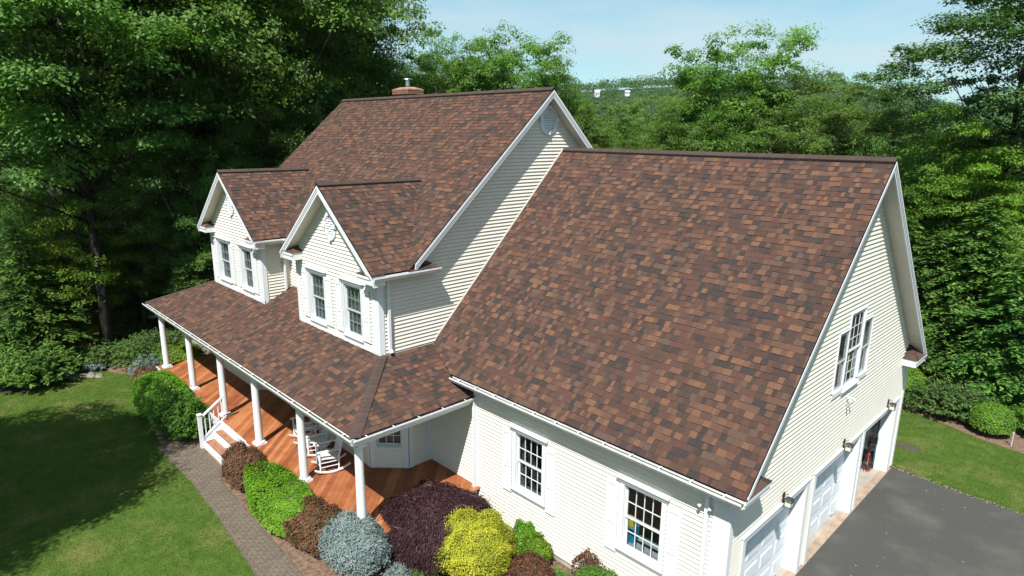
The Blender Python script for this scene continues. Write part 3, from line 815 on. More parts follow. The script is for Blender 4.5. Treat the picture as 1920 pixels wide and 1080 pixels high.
# --- eave returns
def eave_return(A, a, o, L, Wd, z, hgt=.2, rise=.30):
    """A outer corner (x,y); a inward dir along wall; o outward normal"""
    A = V((A[0], A[1], z)); a, o, Z = V(a), V(o), V((0, 0, 1))
    mb = MB(); mb.obox(A-Z*hgt-o*(Wd-.002), a*L, o*(Wd-.004), Z*(hgt-.002))
    mb.obox(A-Z*.07-o*.002, a*(L+.015), o*.02, Z*.075)
    r = hp(mb, 'eave_return', M_white)
    B = A+a*(L+.02)+o*.02; C = A+a*(L+.02)-o*Wd; Ao = A+o*.02
    Eh = A+a*(L*.5)-o*Wd+Z*rise
    m = MB(); rnd = random.Random(int(A.x*100)); nn = 3
    for (p, q, e) in ((Ao, B, Eh), (B, C, Eh)):
        for k in range(nn):
            t0, t1 = k/nn, (k+1)/nn
            p0, q0 = p.lerp(e, t0), q.lerp(e, t0); p1, q1 = p.lerp(e, t1), q.lerp(e, t1)
            nc = max(1, int((q0-p0).length/.16)); h0 = Z*.014
            for c in range(nc):
                f0, f1 = c/nc, (c+1)/nc
                v = [p0.lerp(q0, f0)+h0, p0.lerp(q0, f1)+h0, p1.lerp(q1, f1)+Z*.004, p1.lerp(q1, f0)+Z*.004]
                m.add(v+[v[0]-Z*.014, v[1]-Z*.014], [(0, 1, 2, 3), (4, 5, 1, 0)], rnd.choices(range(len(SH_W)), SH_W)[0])
    m.poly([Ao, Eh, A-o*Wd], 0)
    m.build('return_roof', SHM, r)
eave_return((E1-.004, -.262), (0, 1, 0), (1, 0, 0), .95, E1-.004, 3.555, rise=.30, hgt=.14)
eave_return((E1, 10.55), (0, -1, 0), (1, 0, 0), .95, E1, gz(-.33), rise=.34)
eave_return((-8.215, -.80), (0, 1, 0), (1, 0, 0), .92, .327, 6.09, rise=.30, hgt=.10)
for a, b in BAYS:
    eave_return((b+.32, -1.79), (-1, 0, 0), (0, -1, 0), .72, .327, 6.09, rise=.24)
    eave_return((a-.32, -1.79), (1, 0, 0), (0, -1, 0), .72, .327, 6.09, rise=.24)

# --- gutters
def gutter(p0, p1, out, hang=.62, hangers=True, w=.125, debris=True):
    p0, p1, out = V(p0), V(p1), V(out); Z = V((0, 0, 1)); D = p1-p0; L = D.length; Du = D.normalized()
    mb = MB()
    prof = [(0, 0), (0, -.11), (w*.62, -.11), (w*.75, -.07), (w, -.03), (w, .004), (w-.014, .004), (w-.014, -.028), (w*.72, -.066), (w*.6, -.104), (.006, -.104), (.006, 0)]
    mb.extr(prof, p0, out, Z, D)
    g = hp(mb, 'gutter', M_alu)
    if debris:
        m = MB(); m.obox(p0+out*.008-Z*.038, D, out*(w*.80), Z*.004); m.build('gutter_debris', M_debris, g)
    if hangers:
        n = int(L/hang)
        hb = MB(); hb.obox(-Du*.012, Du*.024, out*(w+.006), Z*.006+V((0, 0, 0)))
        me = hb.mesh('gutter_hanger', M_alu)
        for i in range(n):
            o = bpy.data.objects.new('gutter_hanger', me); link(o, g, p0+Du*(L*(i+.5)/n)+Z*.005)
    return g
gutter((-7.21, GE-.01, 3.56), (.34, GE-.01, 3.56), (0, -1, 0))
gutter((XL+.05, PE+.02, 3.125), (XR-.02, PE+.02, 3.125), (0, -1, 0), hang=.75)
gutter((XR-.11, PE-.07, 3.127), (XR-.11, -.02, 3.127), (1, 0, 0), hang=.68)
gutter((E1*0-8.213-.05, -1.79, 6.095), (-8.263, .16, 6.095), (1, 0, 0), hangers=False, debris=False)
gutter((-15.204+.27, -1.79, 6.095), (-14.93, -.75, 6.095), (1, 0, 0), hangers=False, debris=False)
gutter((-14.82, -.80, 6.09), (-13.0, -.80, 6.09), (0, -1, 0), hangers=False, debris=False)
gutter((.34-.02, 10.5, 3.56), (-8, 10.5, 3.56), (0, 1, 0), hangers=False)
# downspouts
def pipe(pts, w=.075, name='downspout'):
    mb = MB()
    for p, q in zip(pts, pts[1:]):
        p, q = V(p), V(q); d = q-p; dn = d.normalized()
        a = V((0, 1, 0)) if abs(dn.x) > .5 else V((1, 0, 0)); a = (a-dn*a.dot(dn)).normalized(); b = dn.cross(a)
        mb.obox(p-a*w/2-b*w/2, a*w, b*w, d)
    hp(mb, name, M_white)
pipe([(-8.44, -1.30, 6.0), (-8.47, -1.24, 5.86), (-8.475, -1.24, 4.16), (-8.40, -1.24, 4.08)], .07)
pipe([(-15.1, -.9, 6.0), (-15.12, -.80, 5.86), (-15.13, -.78, 4.42)], .06)
pipe([(-6.66, -.075, 3.05), (-6.66, -.075, .2)], .07)
pipe([(-.40, -.07, 3.44), (-.40, -.07, .15)], .075)

# soffits under eaves
mb = MB(); mb.box(-6.9, .30, -.262, -.012, 3.425, 3.44); hp(mb, 'soffit', M_soff)
mb = MB(); mb.box(-7.2, .30, -.28, -.264, 3.42, 3.545); hp(mb, 'fascia', M_white)
mb = MB(); mb.box(-21.45, -6.75, PE+.005, PE+.022, 2.93, 3.10); mb.box(-6.752, -6.735, PE+.025, -.03, 2.93, 3.10); hp(mb, 'fascia', M_white)
mb = MB(); mb.box(-21.4, -6.77, PE+.03, 1.0, 2.985, 3.0); hp(mb, 'porch_ceiling', M_white)
mb = MB(); mb.box(-21.2, -6.9, -3.17, -2.97, 2.80, 2.98); mb.box(-7.14, -6.94, -2.96, -.04, 2.80, 2.98); mb.box(-21.1, -20.9, -2.96, 3.0, 2.80, 2.98); hp(mb, 'porch_beam', M_white)
mb = MB(); mb.box(-8.5, -8.28, -1.46, .14, 5.966, 5.98); hp(mb, 'soffit', M_soff)
mb = MB(); mb.box(-15.19, -14.95, -1.46, -.83, 5.93, 5.945); hp(mb, 'soffit', M_soff)
mb = MB(); mb.box(-15.19, -12.78, -.82, -.55, 5.99, 6.0); hp(mb, 'soffit', M_soff)
# J-channel along wall/roof junctions
mb = MB()
for (a, b) in (((-8.53, .2, gz(.2)+.03), (-8.53, 5.05, gz(5.05)+.03)),):
    a, b = V(a), V(b); mb.obox(a, b-a, V((.02, 0, 0)), V((0, 0, .05)))
hp(mb, 'flashing', M_soff)

# --- porch floor: boards at 45 degrees
FZ = .70
floorp = ccw([(-21.25, -3.32), (-6.72, -3.32), (-6.50, -.01), (-8.54, -.01), (-8.54, -.73), (-9.27, -1.45), (-12.04, -1.45), (-12.75, -.75), (-12.78, -.44), (-15.88, -.44), (-15.9, -.9), (-16.5, -1.49), (-19.44, -1.49), (-19.44, 1.0), (-21.25, 1.0)])
mb = MB(); mb.box(-21.2, -6.60, -3.27, 1.0, .10, FZ-.03); fl = hp(mb, 'porch_floor', M_white)
# convex pieces
pieces = [ccw([(-21.25, -3.32), (-6.56, -3.32), (-6.50, -.01), (-9.4, .99), (-21.25, .99)])]
BWd = .135
rnd = random.Random(3)
c45 = math.sqrt(.5)
for k in range(-190, -20):
    # board band: w = (x+y)/sqrt2 in [k*BWd, (k+1)*BWd]; direction (-1,1)
    w0, w1 = k*BWd+.002, (k+1)*BWd-.002
    far_ = 30
    def pt(w, t): return (w*c45-t*c45, w*c45+t*c45)
    band = ccw([pt(w0, -far_), pt(w1, -far_), pt(w1, far_), pt(w0, far_)])
    mbb = MB()
    for pc in pieces:
        c = clip(band, pc)
        if len(c) < 3 or area(c) < 1e-3: continue
        n = len(c)
        mbb.add([(x, y, FZ) for x, y in c]+[(x, y, FZ-.028) for x, y in c], [tuple(range(n))]+[(i, n+i, n+(i+1) % n, (i+1) % n) for i in range(n)])
    if mbb.f: mbb.build('floor_board', rnd.choice(M_wood), fl)
trim('skirt_board', -21.28, -6.56, -3.345, -3.325, .1, FZ-.005, M_white)

# --- columns
cxs = [-7.06, -9.84, -12.58, -15.15, -18.0, -20.9]
def colmesh():
    shaft = MB(); shaft.lathe([(.106, .10), (.106, .5), (.101, 1.0), (.092, 2.0)], (0, 0, 0), 48)
    base = MB(); base.box(-.155, .155, -.155, .155, .001, .045); base.lathe([(.15, .0455), (.158, .065), (.15, .085), (.125, .10)], (0, 0, 0), 24)
    cap = MB(); cap.lathe([(.10, 1.985), (.125, 2.02), (.135, 2.045)], (0, 0, 0), 24); cap.box(-.15, .15, -.15, .15, 2.046, 2.098)
    return shaft.mesh('column', M_white), base.mesh('base', M_white), cap.mesh('capital', M_white)
cm = colmesh()
for x in cxs:
    o = bpy.data.objects.new('column', cm[0]); link(o, house, (x, -3.06, FZ))
    link(bpy.data.objects.new('base', cm[1]), o); link(bpy.data.objects.new('capital', cm[2]), o)
o = bpy.data.objects.new('column', cm[0]); link(o, house, (-20.98, .2, FZ))
link(bpy.data.objects.new('base', cm[1]), o); link(bpy.data.objects.new('capital', cm[2]), o)

# --- steps
st = MB()
X0, X1 = -14.78, -12.95
st.box(X0, X1, -3.60, -3.35, .02, .46); st.box(X0, X1, -3.90, -3.601, .02, .235)
steps = hp(st, 'porch_steps', M_white)
for y0, y1, z in ((-3.57, -3.355, .4605), (-3.87, -3.605, .2355)):
    nb = 2
    for i in range(nb):
        m = MB(); w = (y1-y0)/nb; m.box(X0+.09, X1-.09, y0+i*w+.004, y0+(i+1)*w-.004, z, z+.022); m.build('tread', M_tread, steps)
m = MB(); m.box(X0-.02, X1+.02, -3.352, -3.30, FZ-.03, FZ+.008); m.build('nosing', M_white, steps)
for x in (X0-.05, X1+.01):
    m = MB(); m.extr([(-3.95, .02), (-3.30, .02), (-3.30, .70), (-3.42, .70), (-3.95, .30)], (x, 0, 0), (0, 1, 0), (0, 0, 1), (.04, 0, 0)); m.build('stringer', M_white, steps)
# railing on the left
rl = MB(); rl.box(X0-.07, X0+.03, -3.98, -3.88, .02, 1.08); rl.box(X0-.085, X0+.045, -3.995, -3.865, 1.0801, 1.12)
rail = hp(rl, 'stair_railing', M_white)
m = MB(); m.obox((X0-.055, -3.88, .98), (0, .72, .50), (.075, 0, 0), (0, 0, .05)); m.build('handrail', M_white, rail)
m = MB(); m.obox((X0-.04, -3.88, .30), (0, .72, .50), (.045, 0, 0), (0, 0, .05)); m.build('bottom_rail', M_white, rail)
for i in range(5):
    y = -3.80+i*.135; z = .30+(y+3.88)*.5/.72
    m = MB(); m.box(X0-.03, X0-.002, y, y+.03, z+.05, z+.68); m.build('baluster', M_white, rail)

# --- garage doors
mbf = MB(); mbf.box(-8.3, -.13, .15, 10.1, -.05, .05); hp(mbf, 'garage_floor', M_conc)
mbf = MB(); mbf.box(-.2, .05, .3, 10.12, -.04, .045); hp(mbf, 'apron', pmat('apron_concrete', (.27, .20, .15), rough=.9, spec=.2, var=.12, scale=4, bump=.2, bscale=30))
for i, (a, b, c, d) in enumerate(GD):
    m = MB()   # jambs & casing
    m.box(-.30, .036, a-.003, a+.025, .05, d); m.box(-.30, .036, b-.025, b+.003, .05, d); m.box(-.30, .024, a+.026, b-.026, d-.025, d)
    m.box(.0005, .038, a-.10, a-.004, .05, d+.10); m.box(.0005, .038, b+.004, b+.12, .05, d+.10); m.box(.0005, .039, a-.003, b+.003, d+.001, d+.10)
    m.box(.0005, .06, a-.12, b+.14, d+.101, d+.14)
    hp(m, 'door_casing', M_white)
    z1 = d-.03
    if i < 2:
        m = MB(); m.box(-.30, -.262, a+.03, b-.03, .055, z1)
        dr = hp(m, 'garage_door', M_door, label='closed white panelled garage door')
        for r in range(4):
            hh = (z1-.055)/4; zz0 = .055+r*hh
            sb = MB(); sb.box(-.2615, -.254, a+.03, b-.03, zz0+.004, zz0+hh-.004); sb.build('door_section', M_door, dr)
            for q in range(4):
                ww = (b-a-.06)/4; yy = a+.03+q*ww
                pb = MB(); pb.hexa([(-.2535, yy+.07, zz0+.10), (-.2535, yy+ww-.07, zz0+.10), (-.2535, yy+ww-.07, zz0+hh-.10), (-.2535, yy+.07, zz0+hh-.10),
                                    (-.238, yy+.10, zz0+.13), (-.238, yy+ww-.10, zz0+.13), (-.238, yy+ww-.10, zz0+hh-.13), (-.238, yy+.10, zz0+hh-.13)])
                pb.build('door_panel', M_door, dr)
        m = MB(); m.box(-.2535, -.22, b-.55, b-.40, .12, .14); m.build('handle', M_silver, dr)
    else:
        m = MB(); m.box(-2.6, -.28, a+.05, b-.05, 2.30, 2.33); dr = hp(m, 'garage_door', M_door, label='garage door rolled up overhead, opening dark')
        m = MB(); m.box(-.33, -.303, b-.06, b-.012, .05, d); hp(m, 'door_seal', M_teal)

# dark inside of the garage, ceiling and rear partition
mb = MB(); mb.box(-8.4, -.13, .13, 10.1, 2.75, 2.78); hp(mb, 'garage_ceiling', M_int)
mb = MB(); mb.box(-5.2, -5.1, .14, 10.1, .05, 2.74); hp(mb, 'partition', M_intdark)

# --- chimney
mb = MB(); CX0, CX1, CY0, CY1 = -17.2, -16.22, 5.0, 5.62
mb.box(CX0+.02, CX1-.02, CY0+.02, CY1-.02, 8.0, 10.93); ch = hp(mb, 'chimney', M_mortar)
m = MB(); rnd = random.Random(5)
for r in range(22):
    z = 9.35+r*.072; off = (.1 if r % 2 else 0); e = .0 if z < 10.75 else .04
    x = CX0-e-off
    while x < CX1+e:
        a, b = max(x, CX0-e)+.005, min(x+.2, CX1+e)-.005
        if b-a > .03: m.box(a, b, CY0-e-rnd.random()*.003, CY0+.05, z+.005, z+.066)
        x += .2
    y = CY0+.055
    while y < CY1+e:
        b = min(y+.2, CY1+e)-.01
        if b-y > .03: m.box(CX1-.05, CX1+e, y, b, z+.005, z+.066); m.box(CX0-e, CX0+.05, y, b, z+.005, z+.066)
        y += .2
m.build('bricks', M_brickred, ch, kind='stuff')
m = MB(); m.box(CX0-.05, CX1+.05, CY0-.05, CY1+.05, 10.931, 10.98)
m.hexa([(CX0-.03, CY0-.03, 10.981), (CX1+.03, CY0-.03, 10.981), (CX1+.03, CY1+.03, 10.981), (CX0-.03, CY1+.03, 10.981), (CX0+.2, CY0+.18, 11.06), (CX1-.2, CY0+.18, 11.06), (CX1-.2, CY1-.18, 11.06), (CX0+.2, CY1-.18, 11.06)])
m.build('chimney_crown', M_crownm, ch)
m = MB(); m.lathe([(.09, 11.1), (.09, 11.30)], (-16.72, 5.3, 0), 16); m.lathe([(.05, 11.301), (.05, 11.34)], (-16.72, 5.3, 0), 12); m.lathe([(.20, 11.341), (.19, 11.36), (.02, 11.40)], (-16.72, 5.3, 0), 20)
m.build('flue_cap', M_steel, ch)

# small lower roof at the far side
mb = MB(); mb.hexa([(-21.6, .2, 4.25), (-19.5, .2, 4.75), (-19.5, 3.2, 4.75), (-21.6, 3.2, 4.25), (-21.6, .2, 4.31), (-19.5, .2, 4.81), (-19.5, 3.2, 4.81), (-21.6, 3.2, 4.31)]); hp(mb, 'roof', SHM[2], label='small lower roof beyond the far bay')
gutter((-21.6, .18, 4.28), (-21.6, 3.2, 4.28), (-1, 0, 0), hangers=False)

# ------------------------------------------------------------------ lamps and fixtures
def lantern(y, z, label):
    t = empty('wall_lantern', (.03, y, z), label, 'wall lamp', 'black lanterns over the garage doors'); t.scale = (.8, .8, .8)
    m = MB(); m.box(0, .02, -.045, .045, -.12, .16); m.build('backplate', M_black, t)
    m = MB(); m.tube([(.02, 0, .05), (.06, 0, .14), (.12, 0, .15), (.15, 0, .08)], [.008]*4, 6); m.build('arm', M_black, t)
    m = MB(); m.hexa([(.05, -.09, .03), (.25, -.09, .03), (.25, .09, .03), (.05, .09, .03), (.12, -.03, .085), (.18, -.03, .085), (.18, .03, .085), (.12, .03, .085)]); m.build('lantern_roof', M_black, t)
    m = MB()
    for dx in (.065, .225):
        for dy in (-.075, .065): m.box(dx, dx+.01, dy, dy+.01, -.16, .0295)
    for zz in (-.17, -.03): 
        m.box(.064, .236, -.076, -.066, zz, zz+.01); m.box(.064, .236, .066, .076, zz, zz+.01); m.box(.064, .074, -.065, .065, zz, zz+.01); m.box(.226, .236, -.065, .065, zz, zz+.01)
    m.box(.14, .16, -.0765, -.0665, -.02, .0295)
    m.build('lantern_frame', M_black, t)
    m = MB(); m.box(.076, .224, -.064, .064, -.158, .025); m.build('lantern_glass', M_lampg, t)
lantern(2.2, 2.44, 'black wall lantern above the nearest garage door, closest to the camera')
lantern(5.5, 2.44, 'black wall lantern above the middle garage door')
lantern(8.75, 2.46, 'black wall lantern above the open garage door')
def flood(loc, n, label, rz):
    t = empty('floodlight', loc, label, 'floodlight', None, rz); t.scale = (.62, .62, .62)
    m = MB(); m.box(-.05, .05, -.03, 0, -.06, .06); m.build('bracket', M_white, t)
    for s in ((-1, 1) if n == 2 else (1,)):
        m = MB(); m.tube([(0, -.03, 0), (s*.08, -.09, -.01)], [.012, .012], 6)
        m.tube([(s*.08, -.09, -.01), (s*.13, -.14, -.05), (s*.17, -.20, -.10)], [.022, .035, .055], 12); m.build('lamp_head', M_white, t)
        m = MB(); m.tube([(s*.1705, -.2005, -.1005), (s*.174, -.206, -.106)], [.05, .048], 12); m.build('lamp_lens', M_silver, t)
flood((-.42, -.03, 3.10), 2, 'white twin floodlight under the garage eave near the corner', 0)
flood((.03, 5.30, 3.66), 2, 'white twin floodlight below the triple window on the gable', math.radians(90))

# ------------------------------------------------------------------ garage contents
t = empty('sign_board', (-.95, 9.93, .05), 'white board with maroon lettering leaning sideways inside the open garage', 'sign')
m = MB(); m.box(-.25, .58, 0, .02, .40, 1.35); m.build('panel', M_sign, t)
m = MB(); m.box(-.15, -.12, .021, .04, 0, .9); m.box(.42, .45, .021, .04, 0, .9); m.build('stake', M_silver, t)
def text(s, parent, loc, size, mat):
    cu = bpy.data.curves.new('lettering', 'FONT'); cu.body = s; cu.size = size; cu.extrude = .002; cu.align_x = 'LEFT'
    tmp = bpy.data.objects.new('tmp', cu); COL.objects.link(tmp)
    bpy.context.view_layer.update()
    me = bpy.data.meshes.new_from_object(tmp.evaluated_get(bpy.context.evaluated_depsgraph_get()))
    bpy.data.objects.remove(tmp)
    me.materials.clear(); me.materials.append(mat)
    # the board lies on its side: words run downwards, letter tops towards +x, facing -y
    me.transform(Matrix(((0, 1, 0, 0), (0, 0, -1, 0), (-1, 0, 0, 0), (0, 0, 0, 1))))
    o = bpy.data.objects.new('lettering', me); link(o, parent, loc); return o
text('Pain to LB', t, (.38, -.004, 1.28), .19, M_maroon)
text('Street', t, (.17, -.004, 1.22), .19, M_maroon)
bund = empty('broom_bundle', (-.42, 9.5, .05), 'bundle of dark brushwood and red handled tools leaning inside the open garage', 'garden tools')
m = MB(); rnd = random.Random(8)
for i in range(60):
    a = rnd.uniform(0, 6.28); m.tube([(rnd.uniform(-.08, .08), rnd.uniform(-.08, .08), .75), (math.cos(a)*.16, math.sin(a)*.2, .35), (math.cos(a)*.24, math.sin(a)*.35, rnd.uniform(.02, .2))], [.012, .014, .006], 4)
for i in range(30):
    a = rnd.uniform(0, 6.28); m.tube([(0, 0, .7), (math.cos(a)*.1, math.sin(a)*.12, 1.2), (math.cos(a)*.22, math.sin(a)*.25, 1.55)], [.012, .012, .005], 4)
bund.scale = (.62, .62, .62); m.build('twigs', M_barkd, bund)
m = MB(); m.tube([(.1, -.3, .02), (0, 0, .9)], [.018, .018], 6); m.tube([(.15, -.15, .02), (0, .05, 1.0)], [.018, .018], 6); m.build('handle', M_red, bund)
m = MB()
b = empty('storage_bin', (-2.38, .55, 1.09), 'yellow and blue plastic things on a shelf behind the right front window', 'bin')
m.box(-.12, .12, -.1, .1, .35, .52); m.build('tub', M_yel, b, bevel=.02)
m = MB(); m.box(-.10, .16, -.12, .12, -.05, .348); m.build('body', M_blue, b, bevel=.02)
sh = empty('shelf', (-1.9, .5, .05), 'grey shelf unit standing behind the right front window', 'shelf')
for z in (.3, 1.02):
    m = MB(); m.box(-.4, .9, -.2, .3, z, z+.03); m.build('shelf_board', M_silver, sh)
for x in (-.4, .87):
    for y in (-.2, .27): m = MB(); m.box(x, x+.03, y, y+.03, 0, 1.02); m.build('leg', M_silver, sh)
m = MB(); m.lathe([(.12, 0), (.14, .2), (.13, .22)], (0, 0, 0), 16); m.build('bucket', M_silver, None, loc=(-1.35, .5, 1.105), label='grey bucket on the shelf behind the right front window', cat='bucket')

# ------------------------------------------------------------------ porch furniture
def rocking_chair(loc, rz, label):
    t = empty('rocking_chair', loc, label, 'rocking chair', 'white rocking chairs on the porch', rz)
    # faces -y
    for s in (-1, 1):
        x = s*.27
        m = MB(); pts = []
        for i in range(9):
            y = -.42+i*.115; pts.append((x, y, .03+.16*((y-.02)/.5)**2))
        for p, q in zip(pts, pts[1:]): m.obox((p[0]-.017, p[1], p[2]-.02), (.034, 0, 0), (0, q[1]-p[1]+.001, q[2]-p[2]), (0, 0, .045))
        m.build('rocker', M_white, t)
        m = MB(); m.tube([(x, -.27, .06), (x, -.27, .62)], [.02, .022], 8); m.build('leg', M_white, t)
        m = MB(); m.tube([(x*.92, .20, .05), (x*.92, .22, .45), (x*.9, .40, 1.13)], [.02, .022, .018], 8); m.build('back_post', M_white, t)
        m = MB(); m.obox((x-.04, -.34, .62), (.08, 0, 0), (0, .62, .02), (0, 0, .022)); m.build('armrest', M_white, t)
        for z in (.2, .32): m = MB(); m.tube([(x, -.27, z), (x*.93, .21, z)], [.011, .011], 6); m.build('stretcher', M_white, t)
    for z in (.2, .33): m = MB(); m.tube([(-.27, -.27, z), (.27, -.27, z)], [.011, .011], 6); m.build('stretcher', M_white, t)
    m = MB()
    for i in range(6): m.box(-.27+.0, .27, -.30+i*.092, -.30+i*.092+.084, .42-.008*i, .445-.008*i)
    m.build('seat', M_white, t)
    m = MB(); m.box(-.255, .255, .225, .25, .52, .58); m.obox((-.255, .385, 1.05), (.51, 0, 0), (0, .02, .11), (0, .02, -.003)); m.build('back_rail', M_white, t)
    for i in range(7):
        x = -.215+i*.0717; m = MB(); m.obox((x-.022, .245, .57), (.044, 0, 0), (0, .135, .49), (0, .012, -.003)); m.build('back_slat', M_white, t)
    return t
rocking_chair((-9.95, -2.30, FZ+.012), math.radians(-18), 'white slatted rocking chair nearest the corner column of the porch')
rocking_chair((-11.0, -2.10, FZ+.012), math.radians(-18), 'middle white rocking chair, on the far side of the round table')
rocking_chair((-11.85, -2.0, FZ+.012), math.radians(-12), 'farthest white rocking chair along the porch, half behind the other one')
t = empty('side_table', (-10.50, -2.2, FZ), 'small round white table between the rocking chairs', 'table'); t.scale = (.82, .82, .95)
m = MB(); m.lathe([(.27, .50), (.285, .51), (.285, .535), (.27, .545)], (0, 0, 0), 28); m.build('tabletop', M_white, t)
for i in range(4):
    a = math.pi/4+i*math.pi/2; m = MB(); m.tube([(.12*math.cos(a), .12*math.sin(a), .499), (.2*math.cos(a), .2*math.sin(a), .001)], [.02, .018], 8); m.build('leg', M_white, t)
m = MB(); m.lathe([(.17, .18), (.17, .20)], (0, 0, 0), 20); m.build('lower_shelf', M_white, t)
t = empty('bench', (-13.6, -1.05, FZ), 'low dark bench against the house wall on the porch', 'bench')
m = MB(); m.box(-.6, .6, -.2, .2, .40, .44); m.build('seat', M_barkd, t)
for x in (-.55, .5): m = MB(); m.box(x, x+.05, -.18, .18, .001, .399); m.build('leg', M_barkd, t)
m = MB(); m.box(-.6, .6, .16, .2, .4405, .85); m.build('backrest', M_barkd, t)

# ------------------------------------------------------------------ path of pavers
pe_l = [(-15.9, -4.95), (-14.6, -4.9), (-13, -4.85), (-11.2, -4.92), (-9.5, -5.03), (-8, -5.14), (-6, -5.4), (-3, -5.9), (.3, -6.2)]
pe_r = [(-15.2, -4.1), (-14.7, -3.96), (-12.95, -3.96), (-12.5, -4.22), (-10.5, -4.30), (-8.5, -4.33), (-6.8, -4.42), (-3, -4.9), (.3, -5.2)]
def yint(P, x):
    for (x0, y0), (x1, y1) in zip(P, P[1:]):
        if x0 <= x <= x1: return y0+(y1-y0)*(x-x0)/(x1-x0)
    return P[0][1] if x < P[0][0] else P[-1][1]
pth = sheet('path', ccw(pe_l+pe_r[::-1]), .022, M_joint, kind='structure')
rnd = random.Random(11); bricks = []
x = -15.7; row = 0
while x < .2:
    ymin = yint(pe_l, x+.05)+.02; ymax = yint(pe_r, x+.05)-.02
    y = -6.4+(.1 if row % 2 else 0)
    while y < ymax:
        a, b = max(y, ymin), min(y+.2, ymax)
        if b-a > .05: bricks.append((x+.004, x+.096, a+.004, b-.004, .024+rnd.uniform(0, .006), rnd.choice(range(5))))
        y += .2
    x += .1; row += 1
bricks.sort(key=lambda b: (b[0]-CAM.x)**2+(b[2]-CAM.y)**2)
vis = [b for b in bricks if b[0] < -6.6]; hid = [b for b in bricks if b[0] >= -6.6]
bc = {}
for b in vis[:300]:
    key = (round(b[3]-b[2], 2), b[5])
    if key not in bc:
        m = MB(); L = b[3]-b[2]; m.hexa([(0, 0, -.02), (.092, 0, -.02), (.092, L, -.02), (0, L, -.02), (.003, .003, .008), (.089, .003, .008), (.089, L-.003, .008), (.003, L-.003, .008)]); bc[key] = m.mesh('brick', M_paver[b[5]])
    o = bpy.data.objects.new('brick', bc[key]); link(o, pth, (b[0], b[2], b[4]))
m = MB()
for b in vis[300:]+hid:
    m.hexa([(b[0], b[2], .0), (b[1], b[2], .0), (b[1], b[3], .0), (b[0], b[3], .0), (b[0]+.003, b[2]+.003, b[4]+.008), (b[1]-.003, b[2]+.003, b[4]+.008), (b[1]-.003, b[3]-.003, b[4]+.008), (b[0]+.003, b[3]-.003, b[4]+.008)], b[5])
m.build('bricks', M_paver, pth, kind='stuff')

# ------------------------------------------------------------------ PLANTS
def pinpoly(x, y, P):
    P = np.array(P); ins = np.zeros(len(x), bool); j = len(P)-1
    for i in range(len(P)):
        c = ((P[i, 1] > y) != (P[j, 1] > y)) & (x < (P[j, 0]-P[i, 0])*(y-P[i, 1])/(P[j, 1]-P[i, 1]+1e-12)+P[i, 0])
        ins ^= c; j = i
    return ins
# grass blades
def grass(poly, xr, yr, n, seed, size=.045):
    r = np.random.default_rng(seed)
    x = r.uniform(*xr, n); y = r.uniform(*yr, n); k = pinpoly(x, y, poly); x, y = x[k], y[k]; n = len(x)
    a = r.uniform(0, 2*np.pi, n); w = size*.22; h = size*r.uniform(.35, 1.0, n)
    l = r.normal(0, .5, (n, 2))*h[:, None]
    dx, dy = np.cos(a)*w, np.sin(a)*w
    v = np.stack([np.stack([x-dx, y-dy, np.full(n, .012)], 1), np.stack([x+dx, y+dy, np.full(n, .012)], 1), np.stack([x+l[:, 0], y+l[:, 1], .012+h*.8], 1)], 1).reshape(-1, 3)
    me = npmesh('grass', v, np.arange(3*n).reshape(n, 3), M_blade)
    o = bpy.data.objects.new('grass', me); link(o); setp(o, 'short green blades of the mown lawn', 'grass', None, 'stuff')
grass(LAWN_L, (-26, -5), (-9.5, -3.8), 150000, 1)
grass([(x, y-.07 if y < 10.5 else y) for x, y in LAWN_R], (-3, 5), (9.9, 15.9), 60000, 2)
# mulch chips
def chips(n, xr, yr, excl, seed):
    r = np.random.default_rng(seed); c = np.stack([r.uniform(*xr, n), r.uniform(*yr, n), np.full(n, .02)], 1)
    nn = r.normal(size=(n, 3))*.5+np.array([0, 0, 1])
    v, q = leaves(c, nn, r.uniform(.02, .06, n), .5, rng=r)
    o = bpy.data.objects.new('mulch', npmesh('mulch', v, q, M_chip)); link(o); setp(o, 'loose bark chips scattered on the planting bed', 'mulch', None, 'stuff')
chips(9000, (-12.5, -.5), (-4.15, -.1), None, 3)

